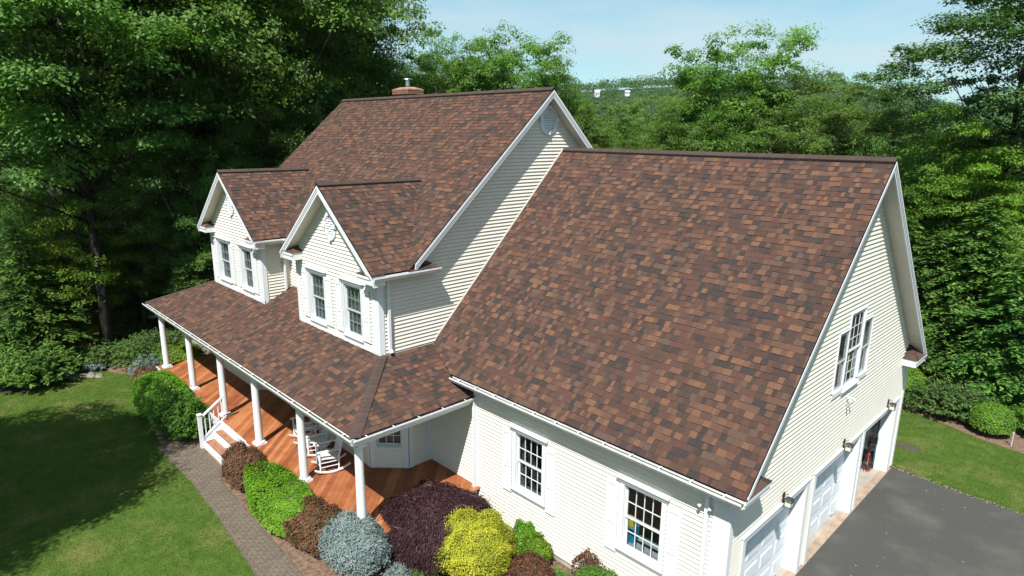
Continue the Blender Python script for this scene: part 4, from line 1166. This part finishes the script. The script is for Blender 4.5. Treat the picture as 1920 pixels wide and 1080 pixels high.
def skel_tree(seed, H, R, base, nb, flat=.8, lean=0.0):
    """returns trunk MB and clump centres. crown ellipsoid radius R, from z=base to H"""
    r = random.Random(seed); mb = MB()
    cz = (base+H)/2; rz = (H-base)/2
    top = V((r.uniform(-.5, .5)+lean, r.uniform(-.5, .5), H-rz*.45))
    tr = [V((0, 0, -.5))]
    for i in range(1, 7):
        t = i/6; tr.append(V((top.x*t+r.uniform(-.12, .12), top.y*t+r.uniform(-.12, .12), top.z*t)))
    tw = .0115*H+.03
    mb.tube(tr, [tw*(1.25 if i == 0 else 1-.75*i/6) for i in range(7)], 8)
    cl = []
    for i in range(nb):
        # points biased to the shell
        while True:
            p = V((r.uniform(-1, 1), r.uniform(-1, 1), r.uniform(-1, 1)))
            if .2 < p.length < 1 and r.random() < p.length**1.2: break
        bx = (1-min(.98, abs(p.z))**5)**(1/5)/math.sqrt(max(.06, 1-p.z*p.z)) if p.z > 0 else 1; p.x *= min(bx, 2.2); p.y *= min(bx, 2.2)
        lump = 1+.22*math.sin(p.x*4+seed)*math.sin(p.y*4+seed*2)+.15*math.sin(p.z*6+seed)
        q = V((p.x*R*lump+top.x*.5, p.y*R*lump+top.y*.5, cz+p.z*rz*(.90+.12*r.random())))
        cl.append(q)
        if i % 2 == 0:
            zt = max(base*.8, q.z-.75*math.hypot(q.x, q.y)); zt = min(zt, top.z*.97); f = zt/top.z*6; k = min(5, int(f)); s = tr[k].lerp(tr[k+1], f-k)
            mid = s.lerp(q, .5)+V((0, 0, -.12*(q-s).length))
            w = tw*.28*(1-k/8)
            mb.tube([s, mid, q], [w, w*.55, w*.15], 5)
    return mb, cl
def crown(cl, seed, per, rc, size, flat=.45, up=1.0, aspect=.5, droop=0):
    r = np.random.default_rng(seed); C = np.array([tuple(c) for c in cl]); n = len(C)
    rr = rc*r.uniform(.65, 1.35, n)
    # sub-twigs inside each clump: leaf tufts
    nt_ = 16
    d = unit(r.normal(size=(n, nt_, 3))); d[:, :, 2] = np.where(d[:, :, 2] < -.2, -d[:, :, 2], d[:, :, 2]); rad = r.uniform(.62, 1.0, (n, nt_, 1))
    tw = C[:, None]+d*rad*rr[:, None, None]*np.array([1, 1, flat])
    per2 = max(3, per//nt_)
    dd = r.normal(size=(n, nt_, per2, 3))*np.array([.21, .21, .09])*rr[:, None, None, None]
    c = (tw[:, :, None]+dd).reshape(-1, 3)
    out = np.repeat(d[:, :, None], per2, 2).reshape(-1, 3)
    nn = out*.8+np.array([0, 0, up*.8])+r.normal(size=c.shape)*.45
    if droop: c[:, 2] -= droop*np.linalg.norm(dd.reshape(-1, 3)[:, :2], axis=1)
    return leaves(c, nn, size*r.uniform(.6, 1.3, len(c)), aspect, rng=r)

TREES = {}
def treekind(key, seed, H, R, base, nb, per, rc, size, lm, bark=None, **kw):
    mb, cl = skel_tree(seed, H, R, base, nb)
    v, q = crown(cl, seed+100, per, rc, size, **kw)
    TREES[key] = (mb.mesh('trunk', bark or M_bark, True), v, q, {}, lm)
def put_tree(key, loc, rz, sc, label, name='broadleaf_tree', cat='tree', group=None, lm=None, zs=1.0):
    tm, v, q, cache, l0 = TREES[key]; lm = lm or l0
    if lm.name not in cache: cache[lm.name] = npmesh('crown', v, q, lm)
    t = empty(name, loc, label, cat, group, rz); t.scale = (sc, sc, sc*zs)
    link(bpy.data.objects.new('trunk', tm), t); link(bpy.data.objects.new('crown', cache[lm.name]), t)
    return t
treekind('maple', 21, 19, 6.2, 5.5, 180, 520, 1.35, .18, L_maple, bark=M_barkd, flat=.42, up=1.3, aspect=.62)
treekind('oak', 33, 18, 5.2, 6.0, 160, 500, 1.25, .17, L_oak, flat=.6, up=.9, aspect=.5)
treekind('ash', 47, 15, 4.4, 2.5, 180, 420, 1.0, .15, L_ash, flat=.7, up=.8, aspect=.4)
treekind('mid', 91, 16, 4.0, 3.0, 250, 350, 1.02, .20, L_oak, flat=.75, up=.9, aspect=.5)
treekind('midash', 93, 16, 4.0, 3.0, 240, 290, .85, .18, L_ash, flat=.75, up=.9, aspect=.42)
treekind('young', 55, 9.5, 2.3, 1.2, 110, 380, .7, .13, L_yel, flat=.4, up=1.1, aspect=.55)
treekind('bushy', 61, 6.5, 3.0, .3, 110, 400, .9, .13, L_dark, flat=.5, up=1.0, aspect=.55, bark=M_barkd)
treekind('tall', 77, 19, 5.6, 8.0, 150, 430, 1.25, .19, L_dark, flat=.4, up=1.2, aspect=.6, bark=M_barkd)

# hemlock / spruce
def conifer(key, seed, H, R, nbr, lm, droop=.35, size=.20, top=.12, sprig=30):
    r = np.random.default_rng(seed); mb = MB(); mb.tube([(0, 0, -.4), (0, 0, H*.5), (0, 0, H*.98)], [H*.016+.04, H*.01+.02, .012], 7)
    cs, ns, ts = [], [], []
    for i in range(nbr):
        f = (i+.5)/nbr; z = H*(.05+.93*f); L = R*(1-f)**.75*r.uniform(.75, 1.15)+top
        a = i*2.399+r.uniform(-.3, .3); dr = droop*r.uniform(.7, 1.3)
        da = np.array([math.cos(a), math.sin(a), 0])
        pts = [np.array([0, 0, z])+da*L*t+np.array([0, 0, L*(.18*t-dr*t*t)]) for t in np.linspace(0, 1, 5)]
        if L > .5: mb.tube([tuple(p) for p in pts], [.02*L/2+.01, .012, .009, .006, .003], 4)
        side = np.array([-da[1], da[0], 0])
        ns_ = max(4, int(sprig*L/R*1.5)+6)
        for s in range(ns_):
            t = r.uniform(.12, 1.0); p = np.array([0, 0, z])+da*L*t+np.array([0, 0, L*(.18*t-dr*t*t)])
            sl_ = (1-t)*.55*L*.6+.16; sg = r.choice([-1, 1])
            dirn = da*.7+side*sg*.8+np.array([0, 0, -.12]); dirn /= np.linalg.norm(dirn)
            m_ = max(2, int(sl_/.10))
            for k in range(m_):
                w = (k+.5)/m_
                cs.append(p+dirn*sl_*w+r.normal(0, .02, 3)+np.array([0, 0, -.10*w*w])); ts.append(dirn*.6+side*r.uniform(-.5, .5)+da*.3)
                ns.append(np.array([0, 0, 1])+r.normal(0, .3, 3))
    v, q = leaves(np.array(cs), np.array(ns), size*r.uniform(.7, 1.3, len(cs)), .34, np.array(ts), rng=r)
    TREES[key] = (mb.mesh('trunk', M_barkd, True), v, q, {}, lm)
conifer('hemlock', 5, 9.5, 3.4, 190, L_hem, size=.22, sprig=46)
conifer('hemlock2', 9, 8.0, 2.8, 150, L_hem, size=.20, sprig=44, droop=.45)

# ---- placed trees
def pixdir(px, py):
    return (fw + rt*((px-960)/FPX) - up*((py-540)/FPX)).normalized()
def T(key, px, top, d, wid, rz, label, **k):
    """tree standing d metres away in the direction of column px of the view, its top at row top, crown width wid metres"""
    dr = pixdir(px, top); h = math.hypot(dr.x, dr.y); x = CAM.x+dr.x/h*d; y = CAM.y+dr.y/h*d
    z0 = float(hterr(np.array(x), np.array(y)))-.05; zt = CAM.z+dr.z/h*d
    v = TREES[key][1]; H = float(np.percentile(v[:, 2], 99.3)); R2 = float(np.percentile(np.hypot(v[:, 0], v[:, 1]), 97))*2
    sx = wid/R2; sz = (zt-z0)/H
    return put_tree(key, (x, y, z0), rz, sx, label, zs=sz/sx, **k)
def dirpos(b, d):
    a = math.radians(b); x = CAM.x+d*math.sin(a); y = CAM.y+d*math.cos(a)
    return x, y, float(hterr(np.array(x), np.array(y)))-.05
# left wood
T('maple', 60, -330, 31, 13, .3, 'tall dark maple at the left edge of the photo above the lawn')
T('maple', 270, -360, 33.5, 14, 1.9, 'tall maple with a grey upright trunk showing behind the dark juniper')
T('oak', 440, -330, 34, 13, 2.6, 'tall oak rising just left of the farther gabled bay')
T('maple', 520, -260, 38, 13, 4.1, 'big spreading maple directly behind the farther bay')
T('ash', 610, -140, 39, 8.5, .8, 'tall fine leaved tree whose crown ends against the sky left of the chimney', lm=L_oak)
T('maple', 380, -300, 43, 14, 5.0, 'tall maple second row behind the oak at upper left')
T('oak', 180, -320, 42, 13, .9, 'tall oak second row behind the left maples')
T('oak', 0, -300, 40, 13, 3.6, 'tall oak half cut by the left edge of the photo, second row')
T('oak', 560, -60, 48, 11, 3.3, 'tall oak in the second row behind the main roof eave')
T('oak', 660, 150, 46, 6, 1.3, 'low tree in the gap left of the chimney', lm=L_maple)
for i, (px, tp, d) in enumerate([(90, -150, 52), (240, -120, 54), (330, -160, 56), (470, -100, 60), (20, -100, 55), (150, -60, 66), (400, -40, 68)]):
    T(['maple', 'oak', 'ash'][i % 3], px, tp, d, 14, i*1.3, 'tall green tree deep in the wood at the left', group='trees deep in the left wood')
for i, (px, tp, d, w) in enumerate([(30, 560, 33, 5), (120, 590, 34, 5), (200, 600, 34.5, 4.5), (280, 560, 35, 5), (360, 500, 36, 5), (330, 430, 40, 7), (180, 440, 40, 7), (60, 430, 38, 7), (400, 360, 42, 7), (250, 470, 38, 6), (470, 280, 44, 8), (560, 250, 46, 8)]):
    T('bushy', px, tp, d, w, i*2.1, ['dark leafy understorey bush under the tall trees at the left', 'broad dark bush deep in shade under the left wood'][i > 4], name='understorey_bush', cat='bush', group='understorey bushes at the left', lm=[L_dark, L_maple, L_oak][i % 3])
T('ash', 462, -40, 32.8, 8.0, 2.9, 'tall leafy tree rising directly behind the farther bay roof, crown reaching low', lm=L_maple)
T('ash', 585, -90, 37.5, 8.0, 3.7, 'tall leafy tree behind the left rake of the main roof, crown reaching low', lm=L_oak)
T('ash', 345, 120, 31.5, 6.5, 1.1, 'leafy half grown tree in front of the wood, left of the farther bay', lm=L_maple)
T('ash', 450, 200, 33, 6, 2.1, 'half grown tree whose crown shows just over the farther bay roof', lm=L_oak)
T('ash', 535, 150, 35.5, 6, 3.1, 'lit green tree touching the left rake of the main roof', lm=L_maple)
T('ash', 225, 260, 33.5, 5.5, 4.1, 'half grown tree with pale limbs in the middle of the left wood', lm=L_oak)
T('young', 385, 420, 30.5, 3.6, .2, 'low bright maple peeping out left of the farther bay windows', lm=L_maple)
T('ash', 15, 270, 36, 6.5, 5.1, 'half grown tree filling the left edge of the photo under the tall maple', lm=L_maple)
T('ash', 110, 330, 37, 6.5, 0.4, 'half grown dark tree between the first two trunks from the left', lm=L_dark)
T('young', 120, 300, 32, 4.0, .5, 'young tree with yellow green leaves under the left maples', lm=L_yel)
T('young', 330, 340, 34, 5, 1.5, 'young bright green maple in front of the dark wood', lm=L_maple)
T('hemlock2', 30, 440, 31.5, 4.5, .4, 'drooping hemlock at the left edge behind the dark juniper', name='hemlock_tree')
T('hemlock2', 115, 470, 32.5, 3.8, 1.4, 'thin drooping hemlock right of the left edge, gold green tips', name='hemlock_tree', lm=L_hemg)
# middle, behind the roof
T('midash', 810, 72, 42, 7.0, .2, 'airy tree with a feathery top just right of the chimney', lm=L_oak)
T('mid', 880, 100, 44, 7.0, 1.2, 'rounded green tree behind the middle of the main ridge')
T('mid', 955, 68, 42, 7.5, 2.2, 'dense dark green oak rising behind the right half of the main ridge')
T('midash', 1030, 120, 44, 6.0, 4.0, 'round leafy tree beside the main gable peak')
T('mid', 745, 130, 44, 4.2, 4.0, 'small green tree behind the left end of the main ridge')
T('mid', 1090, 185, 44, 5.0, 3.0, 'green oak between the main gable and the valley view')
T('midash', 1150, 225, 42, 5.5, 1.0, 'light green tree behind the left end of the garage ridge')
T('mid', 1225, 195, 46, 5.0, 5.0, 'green tree with bare pale twigs left of the big oak')
T('mid', 1395, 70, 42, 8.4, .6, 'big open topped oak standing above the middle of the garage ridge')
T('midash', 1300, 170, 40, 6.0, .6, 'leafy tree filling the left foot of the big oak')
T('midash', 1545, 140, 42, 9.0, 2.6, 'broad rounded tree behind the right half of the garage ridge')
T('midash', 1655, 142, 43, 8.0, 3.6, 'rounded tree right of the broad one, above the garage gable peak')
T('midash', 1460, 190, 38, 6.5, 4.6, 'darker leafy tree below the big oak')
T('bushy', 1700, 250, 38, 4.5, .6, 'low dark bushy tree beyond the gable peak', lm=L_maple)
# right side
T('tall', 1965, -110, 36, 11.5, 2.0, 'dark tall maple leaning in from the right edge against the sky', lm=L_dark)
T('young', 1795, 205, 34, 3.2, .0, 'slim yellow green tree right of the garage gable')
T('young', 1885, 235, 33, 5.0, 1.0, 'bright yellow green tree at the right edge above the hemlocks')
T('young', 1750, 320, 34, 4.2, 2.0, 'small bright green tree close behind the garage gable', lm=L_maple)
T('young', 1830, 290, 33, 4.6, 3.0, 'yellow green tree directly above the hemlock boughs')
T('hemlock', 1860, 390, 30.5, 6.0, 1.0, 'large hemlock with layered drooping boughs near the right edge', name='hemlock_tree')
T('hemlock', 1765, 450, 30.5, 5.2, 2.7, 'hemlock with layered boughs behind the spreading juniper', name='hemlock_tree')
T('hemlock2', 1950, 470, 29, 5, .3, 'hemlock cut by the right edge of the photo behind the clipped bush', name='hemlock_tree')
T('hemlock2', 1700, 420, 31, 5, .3, 'hemlock close beside the garage gable', name='hemlock_tree')
for i, (px, tp, d) in enumerate([(1730, 260, 52), (1800, 280, 50), (1700, 225, 56), (1130, 250, 60), (1180, 245, 66), (700, 215, 60), (1780, 330, 40), (1880, 290, 46), (1340, 210, 60)]):
    T(['midash', 'mid'][i % 2], px, tp, d, 8, i*1.7, 'green treetop in the wood falling away behind the house', group='trees in the wood behind the house')
# shade trees in the front garden, outside the photo
put_tree('maple', (-14.6, -12.2, 0), .4, .56, 'oak in the front garden, outside the photo, shading the middle of the lawn')
put_tree('maple', (-12.9, -14.6, 0), 1.4, .62, 'second oak in the front garden, outside the photo, nearer the camera')

# ---- far wood on the hills
def farwood(name, n, rmin, rmax, per, trad, size, seed, label, bear=(-100, 8)):
    r = np.random.default_rng(seed)
    d = np.sqrt(r.uniform(rmin**2, rmax**2, n)) if rmax < 300 else rmin*(rmax/rmin)**r.uniform(0, 1, n)**.8
    b = np.radians(r.uniform(*bear, n)); x = CAM.x+d*np.sin(b); y = CAM.y+d*np.cos(b)
    z = hterr(x, y); R = trad*r.uniform(.7, 1.35, n)
    dirs = unit(r.normal(size=(n, per, 3))); dirs[:, :, 2] = np.abs(dirs[:, :, 2])*.95-.15
    lump = 1+.25*r.normal(size=(n, per, 1))
    c = np.stack([x, y, z+R*.75], 1)[:, None]+dirs*(R[:, None, None]*lump*np.array([1, 1, 1.1]))
    c = c.reshape(-1, 3); nn = dirs.reshape(-1, 3)+r.normal(size=c.shape)*.5+np.array([0, 0, .5])
    s = size*r.uniform(.6, 1.4, len(c))*np.repeat(R/trad, per)
    v, q = leaves(c, nn, s, .7, rng=r)
    o = bpy.data.objects.new(name, npmesh(name, v, q, L_far)); link(o); setp(o, label, 'woodland', None, 'stuff')
farwood('woodland', 240, 62, 210, 460, 4.4, .62, 5, 'woodland canopy falling into the valley behind the garden trees', bear=(-95, -42))
farwood('woodland', 70, 62, 210, 460, 4.4, .62, 8, 'woodland canopy in the valley beyond the garage ridge', bear=(-30, -18))
farwood('woodland', 3000, 200, 1050, 84, 6.6, 1.65, 6, 'distant wooded hillside seen over the roofs', bear=(-64, -2))
# far houses
def far_house(px, py, d, w, h, label):
    dr = pixdir(px, py); hh = math.hypot(dr.x, dr.y); d = next((q for q in range(260, 1000, 4) if float(hterr(np.array(CAM.x+dr.x/hh*q), np.array(CAM.y+dr.y/hh*q)))+9-CAM.z >= dr.z/hh*q), d)
    x = CAM.x+dr.x/hh*d; y = CAM.y+dr.y/hh*d; z = CAM.z+dr.z/hh*d; w *= d/500; h *= d/500
    t = empty('distant_house', (x, y, z), label, 'house', 'pale houses on the far hillside', rz=.9)
    m = MB(); m.box(-w/2, w/2, -h/2, h/2, -1.5, h*.7); m.extr([(-h/2, h*.7), (h/2, h*.7), (0, h*1.15)], (-w/2, 0, 0), (0, 1, 0), (0, 0, 1), (w, 0, 0)); m.build('wall', M_white, t)
    m = MB()
    for s in (-1, 1): m.obox((-w/2-.3, s*(h/2+.4), h*.66), (w+.6, 0, 0), (0, -s*(h/2+.42), h*.52), (0, 0, .25))
    m.build('roof', M_silver, t)
    for i in range(3): m = MB(); m.box(-w/2+w*(.15+.28*i), -w/2+w*(.25+.28*i), -h/2-.05, -h/2-.003, h*.25, h*.5); m.build('window', M_black, t)
far_house(1119, 180, 500, 3.4, 3.6, 'small white house among the trees on the far hillside')
far_house(1176, 178, 560, 3.4, 2.6, 'second pale house farther right on the hillside, mostly hidden')

# ---- air between here and the hills
hz, ht, hb = newmat('hazy_air')
ht.nodes.remove(hb)
vol = ht.nodes.new('ShaderNodeVolumePrincipled'); vol.inputs['Color'].default_value = (.75, .88, 1, 1); vol.inputs['Density'].default_value = .00005; vol.inputs['Anisotropy'].default_value = .1
ht.links.new(vol.outputs[0], ht.nodes['Material Output'].inputs['Volume'])
m = MB(); m.box(-1900, 1900, -1900, 1900, -90, 190)
hzo = m.build('haze', hz, kind='stuff', label='thin pale air over the valley')
# ------------------------------------------------------------------ shrubs
def shrub(name, loc, rx, ry, h, lm, n, size, label, seed, rz=0, cat='shrub', aspect=.5, rough=.12, freq=5, up=.4, layers=(.72, 1.0), tdir=None, lobes=None, group=None, stems=True, shear=0, jit=.5):
    r = np.random.default_rng(seed)
    t = empty(name, loc, label, cat, group, rz)
    d = unit(r.normal(size=(n, 3))); d[:, 2] = np.where(d[:, 2] < -.25, -d[:, 2], d[:, 2])
    f = r.uniform(layers[0], layers[1], n)[:, None]**.5
    ph = r.uniform(0, 6, 6)
    b = 1+rough*(np.sin(d[:, 0]*freq+ph[0])*np.sin(d[:, 1]*freq+ph[1])+.7*np.sin(d[:, 0]*freq*2.1+ph[2])*np.sin(d[:, 2]*freq*2.3+ph[3])*np.sin(d[:, 1]*freq*1.7+ph[4]))[:, None]
    p = d.copy()
    if shear:    # squarer, clipped outline
        p = np.sign(p)*np.abs(p)**(1-shear); p /= np.max(np.stack([np.linalg.norm(p[:, :2], axis=1), np.abs(p[:, 2])]), axis=0)[:, None]**1.0
        p *= .93
    if not shear: f = f*np.where(r.uniform(size=(n, 1)) < .06, r.uniform(1.0, 1.14, (n, 1)), 1)
    c = p*b*f*np.array([rx, ry, h*.62])+np.array([0, 0, h*.38])
    c[:, 2] = np.maximum(c[:, 2], .03)
    nn = d+np.array([0, 0, up])+r.normal(size=c.shape)*jit
    td = None
    if tdir == 'out': td = d+np.array([0, 0, .3])
    if tdir == 'down': td = d*.6+np.array([0, 0, -.9])
    v, q = leaves(c, nn, size*r.uniform(.6, 1.35, n), aspect, td, rng=r)
    o = bpy.data.objects.new('foliage', npmesh('foliage', v, q, lm)); link(o, t)
    mb = MB(); rr = random.Random(seed)
    for i in range(14):
        a = rr.uniform(0, 6.28); k = rr.uniform(.3, .8)
        mb.tube([(0.05*math.cos(a), .05*math.sin(a), 0), (rx*k*.5*math.cos(a), ry*k*.5*math.sin(a), h*.4), (rx*k*math.cos(a), ry*k*math.sin(a), h*.72)], [.02, .014, .006], 5)
    mb.build('stems', M_stem, t)
    # shaded inner twigs
    return t
# twiggy, pointed sprays for spreading evergreens
def spreader(name, loc, rx, ry, h, lm, nb, label, seed, size=.11, rz=0, droop=.15, cat='shrub', per=34):
    r = np.random.default_rng(seed); t = empty(name, loc, label, cat, None, rz); cs, ns, ts = [], [], []; mb = MB()
    for i in range(nb):
        a = r.uniform(0, 2*np.pi); k = r.uniform(.15, 1.0)**.6; e = np.array([math.cos(a)*rx*k, math.sin(a)*ry*k, h*(1-.65*k*k)*r.uniform(.75, 1.1)])
        s = np.array([math.cos(a)*rx*k*.15, math.sin(a)*ry*k*.15, .05]); 
        if i % 3 == 0: mb.tube([tuple(s), tuple((s+e)/2+np.array([0, 0, .05])), tuple(e)], [.02, .012, .004], 4)
        da = e-s; L = np.linalg.norm(da); da /= L; side = np.cross(da, [0, 0, 1.]); side /= np.linalg.norm(side)+1e-6
        m = per; tt = r.uniform(.45, 1.08, m); w = (1.1-tt)*.75*min(1, L)
        off = r.uniform(-1, 1, m)
        c = s+da*L*tt[:, None]+side*(off*w*.55)[:, None]+r.normal(0, .03, (m, 3)); c[:, 2] -= droop*np.abs(off)*w; c[:, 2] = np.maximum(c[:, 2], .03)
        cs.append(c); ts.append(da*.8+side*off[:, None]*.7); ns.append(np.array([0, 0, 1])+r.normal(0, .35, (m, 3)))
    v, q = leaves(np.concatenate(cs), np.concatenate(ns), size*r.uniform(.6, 1.4, nb*per), .32, np.concatenate(ts), rng=r)
    link(bpy.data.objects.new('foliage', npmesh('foliage', v, q, lm)), t); mb.build('stems', M_stem, t)
    return t
# left group
spreader('juniper_shrub', (-24.9, -6.7, 0), 2.1, 1.5, 1.45, L_hem, 420, 'large dark green feathery yew at the left edge of the lawn', 41, size=.17)
spreader('juniper_shrub', (-23.9, -2.6, 0), 2.0, 1.7, 1.25, L_jun, 420, 'wide layered green juniper beside the farthest column', 42, size=.13)
spreader('juniper_shrub', (-25.3, -4.1, 0), 1.3, 1.1, .8, L_jun, 200, 'low green juniper left of the wide layered one', 47, size=.12)
shrub('boxwood_shrub', (-22.7, -2.2, 0), 1.35, .9, .95, L_lime, 9000, .07, 'bright green bush right behind the farthest porch column', 43, rz=.4)
spreader('blue_spruce', (-22.3, -3.35, 0), 1.0, .65, .8, L_blue, 240, 'small blue grey dwarf spruce at the far end of the porch', 44, size=.085)
shrub('barberry_shrub', (-21.1, -3.72, 0), .85, .5, .75, L_barb, 4200, .06, 'sparse bronze shrub in front of the small blue spruce', 45, tdir='out')
spreader('perennial_plant', (-24.6, -4.75, 0), .6, .4, .3, L_blue, 60, 'grey green low plant at the lawn edge below the wide juniper', 46, size=.09)
# big yew beside the steps
shrub('yew_shrub', (-18.2, -4.0, 0), 1.55, .82, 1.45, L_lime, 15000, .075, 'bright green bush between the steps and the far columns, upper half', 51, rough=.1, up=.8)
spreader('yew_shrub', (-16.35, -4.0, 0), 1.35, .85, 1.30, L_yew, 460, 'dark layered yew beside the stair railing', 52, size=.10, per=44)
# between steps and corner
shrub('barberry_shrub', (-11.85, -3.80, 0), .95, .50, 1.12, L_barb, 14000, .055, 'bronze red barberry next to the porch steps', 61, tdir='out', up=.6, rough=.14)
shrub('privet_hedge', (-9.75, -3.80, 0), 1.62, .62, .98, L_lime, 34000, .062, 'clipped bright lime green hedge block along the path', 62, shear=.35, rough=.03, up=.9)
shrub('barberry_shrub', (-8.15, -3.62, 0), .98, .60, 1.05, L_barb, 16000, .055, 'bronze red barberry between the lime hedge and the blue spruce', 63, tdir='out', up=.6, rough=.14)
shrub('blue_spruce', (-6.98, -3.34, 0), .96, .68, 1.10, L_blue, 20000, .055, 'rounded pale blue dwarf spruce below the corner column', 64, tdir='out', aspect=.4, up=.5, rough=.07, freq=7)
mp_ = shrub('japanese_maple', (-6.20, -1.55, 0), 1.55, 1.30, 1.22, L_purp, 56000, .068, 'dark purple weeping maple at the porch corner', 65, tdir='down', aspect=.25, up=.5, rough=.10, cat='shrub', jit=.8)
m = MB(); rr = random.Random(4)
for i in range(26):
    a = rr.uniform(0, 6.28); k = rr.uniform(.35, .9); z = 1.36*(1-.5*k*k)
    p = V((1.4*k*math.cos(a), 1.2*k*math.sin(a), z)); m.tube([p, p+V((rr.uniform(-.08, .08), rr.uniform(-.08, .08), .03)), p+V((rr.uniform(-.15, .15), rr.uniform(-.15, .15), .01))], [.005, .003, .002], 4)
m.build('twigs', M_pale, mp_)
shrub('golden_cypress', (-5.02, -1.50, 0), .93, .92, 1.28, L_gold, 32000, .055, 'bright golden yellow cypress in front of the garage wall', 66, tdir='out', aspect=.28, up=.4, rough=.13, freq=6)
# right hand small ones
shrub('boxwood_shrub', (-4.55, -.42, 0), .34, .30, .85, L_lime, 3800, .06, 'small lime green bush against the garage wall behind the golden cypress', 71, rough=.2)
shrub('boxwood_shrub', (-4.12, -.45, 0), .33, .30, .74, L_lime, 3200, .06, 'second small lime green bush, just right of the first one by the wall', 72, rough=.2)
shrub('barberry_shrub', (-3.75, -.98, 0), .50, .42, .66, L_barb, 5000, .05, 'low bronze red shrub right of the golden cypress', 73, tdir='out')
spreader('perennial_plant', (-3.30, -.55, 0), .38, .3, .3, L_hem, 60, 'low dark green plant under the left front window', 74, size=.08)
shrub('barberry_shrub', (-2.75, -.32, 0), .42, .24, 1.0, L_barb, 2000, .05, 'sparse bronze shrub with upright shoots under the right front window', 75, tdir='out', up=0)
shrub('spirea_shrub', (-2.0, -.78, 0), .78, .48, 1.16, L_yew, 12000, .05, 'yellow green mounded shrub at the bottom edge below the right front window', 76, up=.8, rough=.05)
spreader('perennial_plant', (-5.35, -2.55, 0), .4, .35, .28, L_hem, 70, 'low green plant between the purple maple and the golden cypress', 77, size=.07)
spreader('perennial_plant', (-5.9, -2.95, 0), .35, .3, .24, L_blue, 60, 'low grey green plant right of the blue spruce', 78, size=.07)
# right lawn side
shrub('boxwood_shrub', (1.55, 15.1, 0), .64, .68, 1.02, L_box, 13000, .065, 'clipped round boxwood at the right lawn edge', 81, shear=0, rough=.03, up=.7)
spreader('juniper_shrub', (.15, 15.9, 0), 1.7, 1.3, 1.05, L_jun, 380, 'spreading juniper with brownish foot at the back of the right lawn', 82, size=.13)
shrub('boxwood_shrub', (-1.25, 16.2, 0), .85, .8, 1.15, L_box, 9000, .08, 'dark round bush close to the garage corner', 83, rough=.1)
shrub('rhododendron_shrub', (2.75, 16.0, 0), .75, .75, 1.2, L_box, 5000, .12, 'broad leaved shrub cut by the right edge of the photo', 84, rough=.15)

# ------------------------------------------------------------------ small things
m = MB(); m.lathe([(.018, 0), (.018, .40), (.030, .41), (.030, .47), (.01, .48)], (0, 0, 0), 10); m.build('garden_stake', M_silver, None, loc=(2.22, 14.45, 0), label='short grey metal post beside the clipped boxwood', cat='post')
m = MB(); m.hexa([(-.33, -.22, 0), (.33, -.22, 0), (.33, .22, 0), (-.33, .22, 0), (-.31, -.20, .022), (.31, -.20, .022), (.31, .20, .022), (-.31, .20, .022)]); m.build('cover_slab', pmat('dark_slab', (.055, .045, .04), rough=.9), None, loc=(.0, 11.95, .0), label='dark rectangular cover lying in the right lawn near the garage corner', cat='cover')
def rock(loc, s, label, seed, group=None):
    r = random.Random(seed); m = MB(); n = 10; rings = [(.0, .0), (.75, .02), (1.0, .25), (.85, .6), (.5, .85)]
    v = []; f = []
    for (rad, z) in rings[1:]:
        for k in range(n): a = 2*math.pi*k/n; q = r.uniform(.85, 1.15); v.append((rad*q*math.cos(a)*s[0], rad*q*math.sin(a)*s[1], z*s[2]))
    for j in range(3):
        for k in range(n): f.append((j*n+k, j*n+(k+1) % n, (j+1)*n+(k+1) % n, (j+1)*n+k))
    f.append(tuple(3*n+k for k in range(n))); m.add(v, f)
    m.build('rock', M_rock, None, loc=loc, label=label, cat='rock', group=group)
rock((-23.6, -1.0, 0), (.75, .6, .8), 'grey boulder behind the farthest porch column', 1)
for i in range(16):
    f = i/15; rock((-26.3+2.7*f, -8.2+3.4*f, 0), (.28, .16, .10+.04*(i % 3)), 'flat grey edging stone along the far lawn edge', 10+i, 'edging stones along the far lawn edge')
r_ = np.random.default_rng(12); n_ = 1500
ex = np.array([0, 1.1, 2.1, 3.2, 6.0]); ey = np.array([10.22, 10.13, 10.04, 10.02, 9.96])
gx = r_.uniform(0, 6, n_); gyy = np.interp(gx, ex, ey)+r_.normal(0, .045, n_)
gvv, gqq = leaves(np.stack([gx, gyy, np.full(n_, .035)], 1), r_.normal(size=(n_, 3))*.4+np.array([0, 0, 1]), r_.uniform(.01, .03, n_), .7, rng=r_)
go_ = bpy.data.objects.new('gravel', npmesh('gravel', gvv, gqq, M_conc)); link(go_); setp(go_, 'pale grit along the edge between driveway and right lawn', 'gravel', None, 'stuff')
mrk = MB(); rr = random.Random(9)
for i in range(46):
    x, y = rr.uniform(.6, 3.4), rr.uniform(2, 9.9); s = rr.uniform(.004, .012); mrk.box(x, x+s, y, y+s*1.4, .0205, .0205+s*.6)
mrk.build('pebbles', M_white, None, label='tiny white pebbles scattered on the driveway', cat='pebbles', kind='stuff')
